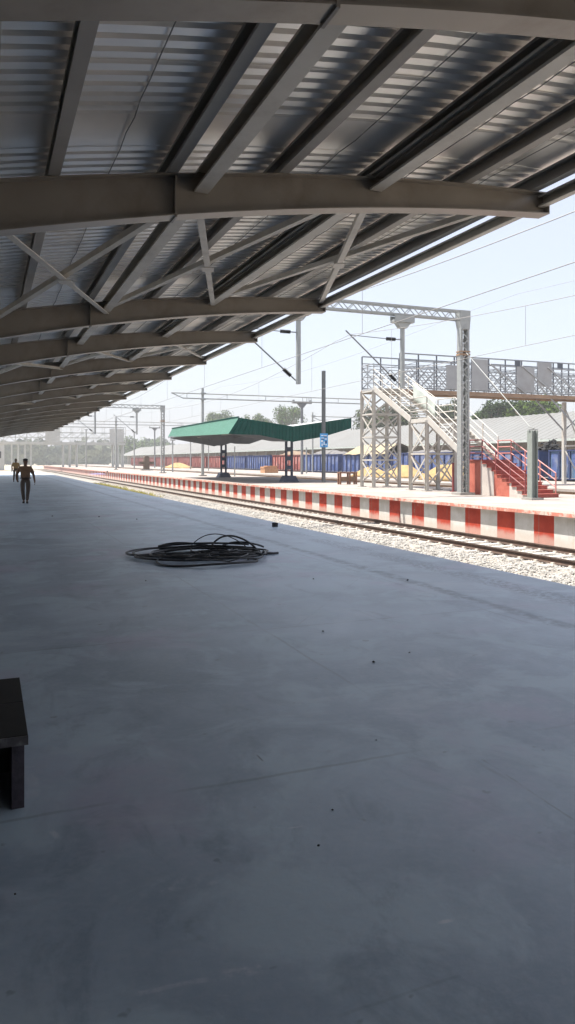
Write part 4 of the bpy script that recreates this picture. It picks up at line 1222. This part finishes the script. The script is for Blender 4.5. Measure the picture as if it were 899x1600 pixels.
# ================================================================== FAR FOOTBRIDGE AND BLOCKS
FY = 182.
ff = thing('footbridge', (10, FY, .05), 'pale hazy footbridge crossing the tracks in the far distance', 'footbridge')
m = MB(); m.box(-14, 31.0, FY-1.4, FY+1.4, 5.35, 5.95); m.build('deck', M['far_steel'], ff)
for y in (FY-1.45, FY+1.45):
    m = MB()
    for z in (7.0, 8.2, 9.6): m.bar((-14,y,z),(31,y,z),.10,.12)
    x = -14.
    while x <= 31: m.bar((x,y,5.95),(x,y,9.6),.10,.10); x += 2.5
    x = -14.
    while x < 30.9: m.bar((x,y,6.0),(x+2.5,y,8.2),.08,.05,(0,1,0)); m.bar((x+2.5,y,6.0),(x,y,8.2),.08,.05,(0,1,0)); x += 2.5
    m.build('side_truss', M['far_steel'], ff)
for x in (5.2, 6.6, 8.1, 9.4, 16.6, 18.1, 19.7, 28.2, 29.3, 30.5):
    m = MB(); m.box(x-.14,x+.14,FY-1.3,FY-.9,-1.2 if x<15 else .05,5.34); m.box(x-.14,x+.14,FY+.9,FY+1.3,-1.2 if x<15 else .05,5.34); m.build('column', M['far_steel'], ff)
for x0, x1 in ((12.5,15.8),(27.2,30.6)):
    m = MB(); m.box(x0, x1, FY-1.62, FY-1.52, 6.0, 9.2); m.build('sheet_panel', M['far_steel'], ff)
def block(name, x0, x1, y0, y1, z0, z1, matl, label, cat, wins):
    r = thing(name, ((x0+x1)/2,(y0+y1)/2,z0), label, cat)
    m = MB(); m.box(x0,x1,y0,y1,z0,z1); m.build('wall', matl, r)
    m = MB(); m.box(x0-.3,x1+.3,y0-.3,y1+.3,z1+.005,z1+.3); m.build('roof', M['concrete'], r)
    for k in range(wins):
        x = x0+(x1-x0)*(k+.5)/wins
        m = MB(); m.box(x-.5,x+.5,y0-.06,y0-.005,z0+(z1-z0)*.45,z0+(z1-z0)*.7); m.build('window', M['wag_frame'], r)
block('cabin', -9, 4.5, 225, 236, -1.2, 6.5, M['greyblock'], 'long hazy grey building at the end of the shaded platform', 'building', 5)

# ================================================================== PEOPLE
def skin_obj(name, verts, edges, radii, matl, parent, sub=2, root=0):
    me = bpy.data.meshes.new(name+'_cage'); off = world_of(parent)
    me.from_pydata([Vector(v)-off for v in verts], edges, [])
    o = bpy.data.objects.new(name, me); COL.objects.link(o)
    sk = o.modifiers.new('Skin', 'SKIN'); sk.use_smooth_shade = True
    ss = o.modifiers.new('Subdivision', 'SUBSURF'); ss.levels = sub; ss.render_levels = sub
    for i, r in enumerate(radii):
        rr = r if isinstance(r, tuple) else (r, r)
        me.skin_vertices[0].data[i].radius = rr
    me.skin_vertices[0].data[root].use_root = True
    dg = bpy.context.evaluated_depsgraph_get(); ev = o.evaluated_get(dg)
    nm = bpy.data.meshes.new_from_object(ev); nm.name = name
    bpy.data.objects.remove(o)
    nm.materials.clear(); nm.materials.append(matl)
    nm.polygons.foreach_set('use_smooth', [True]*len(nm.polygons))
    no = bpy.data.objects.new(name, nm); COL.objects.link(no); no.parent = parent
    return no
def ellipsoid(m, c, rx, ry, rz, n=14, k=10):
    vs = []; fs = []
    for i in range(k+1):
        t = math.pi*i/k
        for j in range(n):
            a = 2*math.pi*j/n; vs.append((c[0]+rx*math.sin(t)*math.cos(a), c[1]+ry*math.sin(t)*math.sin(a), c[2]+rz*math.cos(t)))
    for i in range(k):
        for j in range(n): fs.append((i*n+j,(i+1)*n+j,(i+1)*n+(j+1)%n,i*n+(j+1)%n))
    m.add(vs, fs)
def person(X, Y, zf, face, S, label, shirt, trousers, pose, cap):
    """face: heading angle of the person's front; pose: dict of joint offsets in the body frame (x right, y front, z up)"""
    r = thing('person', (X,Y,zf), label, 'person')
    ca, sa = math.cos(face), math.sin(face)
    def W(v): # body frame: front=(ca,sa), right=(sa,-ca)
        x, y, z = v; return Vector((X+(x*sa+y*ca)*S, Y+(-x*ca+y*sa)*S, zf+z*S))
    P = dict(pel=(0,0,.93), bel=(0,.01,1.08), che=(0,0,1.28), nkb=(0,-.01,1.44), nk=(0,0,1.50), hd0=(0,.015,1.56), hd1=(0,.02,1.645),
             shR=(.195,-.01,1.385), shL=(-.195,-.01,1.385), hpR=(.105,0,.90), hpL=(-.105,0,.90)); P.update(pose)
    # legs
    B = ['pel','bel','che','nkb','nk','hd0','hd1','shR','elR','wrR','paR','shL','elL','wrL','paL','hpR','knR','anR','toR','hpL','knL','anL','toL']
    rad = dict(pel=(.135,.10),bel=(.13,.10),che=(.15,.105),nkb=(.07,.065),nk=.065,hd0=(.078,.092),hd1=(.085,.10),shR=.062,elR=.050,wrR=.036,paR=(.046,.024),shL=.062,elL=.050,wrL=.036,paL=(.046,.024),
               hpR=.085,knR=.058,anR=.038,toR=(.038,.028),hpL=.085,knL=.058,anL=.038,toL=(.038,.028))
    ed = [('pel','bel'),('bel','che'),('che','nkb'),('nkb','nk'),('nk','hd0'),('hd0','hd1'),('che','shR'),('shR','elR'),('elR','wrR'),('wrR','paR'),('che','shL'),('shL','elL'),('elL','wrL'),('wrL','paL'),
          ('pel','hpR'),('hpR','knR'),('knR','anR'),('anR','toR'),('pel','hpL'),('hpL','knL'),('knL','anL'),('anL','toL')]
    idx = {n:i for i,n in enumerate(B)}
    def sc(v): return tuple(a*S for a in v) if isinstance(v, tuple) else v*S
    body = skin_obj('body', [W(P[n]) for n in B], [(idx[a],idx[b]) for a,b in ed], [sc(rad[n]) for n in B], M['skin'], r)
    # face and fingers joined into the same continuous figure mesh
    ex = MB(); off = world_of(r)
    ellipsoid(ex, W((0,.02,1.635)), .080*S, .080*S, .112*S)
    ex.tube([W((0,.105,1.65)),W((0,.128,1.615)),W((0,.100,1.60))],[.010*S,.018*S,.010*S],7)
    for sx in (-1,1): ellipsoid(ex, W((sx*.082,.01,1.63)), .016*S, .022*S, .034*S, 8, 6)
    for side in ('R','L'):
        w = Vector(P['wr'+side]); pa = Vector(P['pa'+side]); d = (pa-w).normalized(); lat = d.cross(Vector((1 if side=='R' else -1,0,0))); 
        lat = lat.normalized() if lat.length > .1 else Vector((0,1,0)); curl = Vector((-.35 if side=='R' else .35,0,0))
        for k in range(4):
            b0 = pa+lat*(.03-.02*k); L_ = (.075,.083,.078,.062)[k]
            b1 = b0+d*L_*.55; b2 = b1+(d+curl*1.6).normalized()*L_*.5
            ex.tube([W(b0-d*.02),W(b1),W(b2)],[.0095*S,.009*S,.007*S],6)
        b0 = w+d*.035+lat*.025; ex.tube([W(b0),W(b0+lat*.035+d*.03),W(b0+lat*.045+d*.06)],[.012*S,.0105*S,.008*S],6)
    tmp = ex.build('tmp', M['skin'], r, smooth=True)
    bm = bmesh.new(); bm.from_mesh(body.data); bm.from_mesh(tmp.data); bm.to_mesh(body.data); bm.free(); bpy.data.objects.remove(tmp)
    body.data.polygons.foreach_set('use_smooth', [True]*len(body.data.polygons))
    # shirt
    Q = dict(P); 
    def lerp(a, b, t): return tuple(Vector(P[a]).lerp(Vector(P[b]), t))
    sv = ['hem','bel','che','nkb','shR','slR','shL','slL']; Q['hem'] = (0,.005,.95); Q['slR'] = lerp('elR','shR',.05); Q['slL'] = lerp('elL','shL',.05)
    sr = dict(hem=(.195,.145),bel=(.195,.16),che=(.205,.15),nkb=(.105,.09),shR=.082,slR=.078,shL=.082,slL=.078)
    se = [(0,1),(1,2),(2,3),(2,4),(4,5),(2,6),(6,7)]
    skin_obj('shirt', [W(Q[n]) for n in sv], se, [sc(sr[n]) for n in sv], shirt, r, root=2)
    # trousers
    Q['wst'] = (0,0,1.0); tv = ['wst','pel','hpR','knR','cfR','hpL','knL','cfL']; Q['cfR'] = lerp('anR','knR',.02); Q['cfL'] = lerp('anL','knL',.02)
    tr_ = dict(wst=(.185,.138),pel=(.182,.138),hpR=.108,knR=.080,cfR=.062,hpL=.108,knL=.080,cfL=.062)
    te = [(0,1),(1,2),(2,3),(3,4),(1,5),(5,6),(6,7)]
    skin_obj('trousers', [W(Q[n]) for n in tv], te, [sc(tr_[n]) for n in tv], trousers, r, root=1)
    b = MB(); pts = [W((  .202*math.cos(2*math.pi*i/20), .155*math.sin(2*math.pi*i/20), .985)) for i in range(21)]; b.tube(pts, .022*S, 6); b.build('belt', M['leather'], r, smooth=True)
    for sd in 'RL':
        a = Vector(P['an'+sd]); t_ = Vector(P['to'+sd]); b = MB(); d = (t_-a); d.z = 0; d = d.normalized() if d.length>.01 else Vector((0,1,0))
        c = (a+t_)/2; zz = min(t_.z, a.z)-.01
        b.tube([W((a.x-d.x*.055,a.y-d.y*.055,zz-.005)),W((a.x,a.y,zz+.015)),W((c.x,c.y,zz)),W((t_.x,t_.y,zz-.01)),W((t_.x+d.x*.05,t_.y+d.y*.05,zz-.018))],[.034*S,.05*S,.05*S,.046*S,.03*S],10)
        b.build('shoe', M['leather'], r, smooth=True)
    b = MB(); 
    if cap:
        ellipsoid(b, W((0,.01,1.70)), .098*S, .098*S, .062*S); b.prism([(-.001,-.001),(.001,-.001),(.001,.001)], 'z', 0, .001) if False else None
        c = W((0,.10,1.675)); ellipsoid(b, c, .07*S, .06*S, .012*S, 10, 6)
        b.build('cap', M['hair'], r, smooth=True)
    else:
        ellipsoid(b, W((0,-.012,1.672)), .087*S, .090*S, .092*S); b.build('hair', M['hair'], r, smooth=True)
    return r
# nearer man, walking towards the camera, arms held away from the body
px_, py_ = at0(40, 786)
face = math.atan2(-py_, -px_)
person(px_, py_, 0, face, .965, 'person in a dark brown uniform and cap walking along the shaded platform with arms swinging', M['khaki_dark'], M['trouser_dark'],
       dict(elR=(.335,-.07,1.14), wrR=(.325,.10,.95), paR=(.30,.16,.89), elL=(-.305,-.03,1.11), wrL=(-.345,.07,.87), paL=(-.35,.10,.79),
            knR=(.10,.06,.50), anR=(.06,-.04,.09), toR=(.07,.10,.045), knL=(-.10,.11,.50), anL=(-.06,.18,.09), toL=(-.065,.32,.05)), True)
qx, qy = at0(25, 752.5)
person(qx, qy, 0, math.atan2(-qy,-qx)+.15, 1.0, 'person in a tan shirt and dark trousers standing in the sun farther along the platform', M['khaki'], M['trouser_grey'],
       dict(elR=(.27,-.04,1.15), wrR=(.25,.06,.94), paR=(.24,.10,.87), elL=(-.27,-.04,1.15), wrL=(-.26,.05,.92), paL=(-.25,.08,.84),
            knR=(.13,.03,.50), anR=(.15,0,.09), toR=(.17,.13,.045), knL=(-.12,.05,.50), anL=(-.14,.06,.09), toL=(-.16,.19,.045)), False)
# a third small figure far off on the island platform
tx, ty = 22.5, on_x(98.5, 22.5)

# ================================================================== HAZE, WORLD, SUN, CAMERA
hz = MB(); hz.box(-150.5, 420.5, -120.5, 800.5, -2.6, 24); ho = hz.build('haze', M['ground']); tag(ho, kind='stuff')
hm = bpy.data.materials.new('haze_air'); hm.use_nodes = True; nt = hm.node_tree
for n_ in list(nt.nodes):
    if n_.type == 'BSDF_PRINCIPLED': nt.nodes.remove(n_)
pv = nt.nodes.new('ShaderNodeVolumePrincipled'); pv.inputs['Color'].default_value = (.93,.96,1,1); pv.inputs['Density'].default_value = .0008; pv.inputs['Anisotropy'].default_value = .2
outn = [n_ for n_ in nt.nodes if n_.type == 'OUTPUT_MATERIAL'][0]
nt.links.new(pv.outputs['Volume'], outn.inputs['Volume'])
ho.data.materials.clear(); ho.data.materials.append(hm)

w = bpy.data.worlds.new('World'); scene.world = w; w.use_nodes = True
nt = w.node_tree; bg = nt.nodes['Background']
sky = nt.nodes.new('ShaderNodeTexSky'); sky.sky_type = 'NISHITA'; sky.sun_disc = False
EL, AZ = R(68), R(-24)     # light travels towards +X and a little towards the camera
sky.sun_elevation = EL; sky.sun_rotation = R(294); sky.air_density = 1.; sky.dust_density = 3.5; sky.ozone_density = 1.
sc_ = nt.nodes.new('ShaderNodeVectorMath'); sc_.operation = 'SCALE'; sc_.inputs['Scale'].default_value = .9
nt.links.new(sky.outputs[0], sc_.inputs[0])
hzmix = nt.nodes.new('ShaderNodeMixRGB'); hzmix.inputs[0].default_value = .7; hzmix.inputs[2].default_value = (1.84,1.86,2.02,1)   # thin bright overcast veil
nt.links.new(sc_.outputs[0], hzmix.inputs[1]); nt.links.new(hzmix.outputs[0], bg.inputs['Color']); bg.inputs['Strength'].default_value = .115
sun = bpy.data.lights.new('sun', 'SUN'); sun.energy = 2.8; sun.angle = R(.5); sun.color = (1,.95,.87)
so = bpy.data.objects.new('sun', sun); COL.objects.link(so)
d = Vector((math.cos(EL)*math.cos(AZ), math.cos(EL)*math.sin(AZ), -math.sin(EL)))
so.rotation_euler = d.to_track_quat('-Z', 'Y').to_euler()

cam = bpy.data.cameras.new('camera'); co = bpy.data.objects.new('camera', cam); COL.objects.link(co)
cam.sensor_fit = 'VERTICAL'; cam.sensor_height = 36; cam.sensor_width = 36; cam.lens = 36*F/1600
co.location = (0,0,EYE); co.rotation_euler = (R(90),0,-TH)
cam.shift_y = -(800-HY)/1600; cam.clip_end = 3000; cam.clip_start = .05
scene.camera = co
scene.view_settings.view_transform = 'Standard'; scene.view_settings.look = 'None'
scene.view_settings.exposure = 1.95; scene.view_settings.gamma = 1
scene.view_settings.use_curve_mapping = False
scene.render.engine = 'CYCLES'
c = scene.cycles
c.use_denoising = True; c.max_bounces = 8; c.diffuse_bounces = 5; c.glossy_bounces = 3; c.volume_bounces = 0
c.sample_clamp_indirect = 8
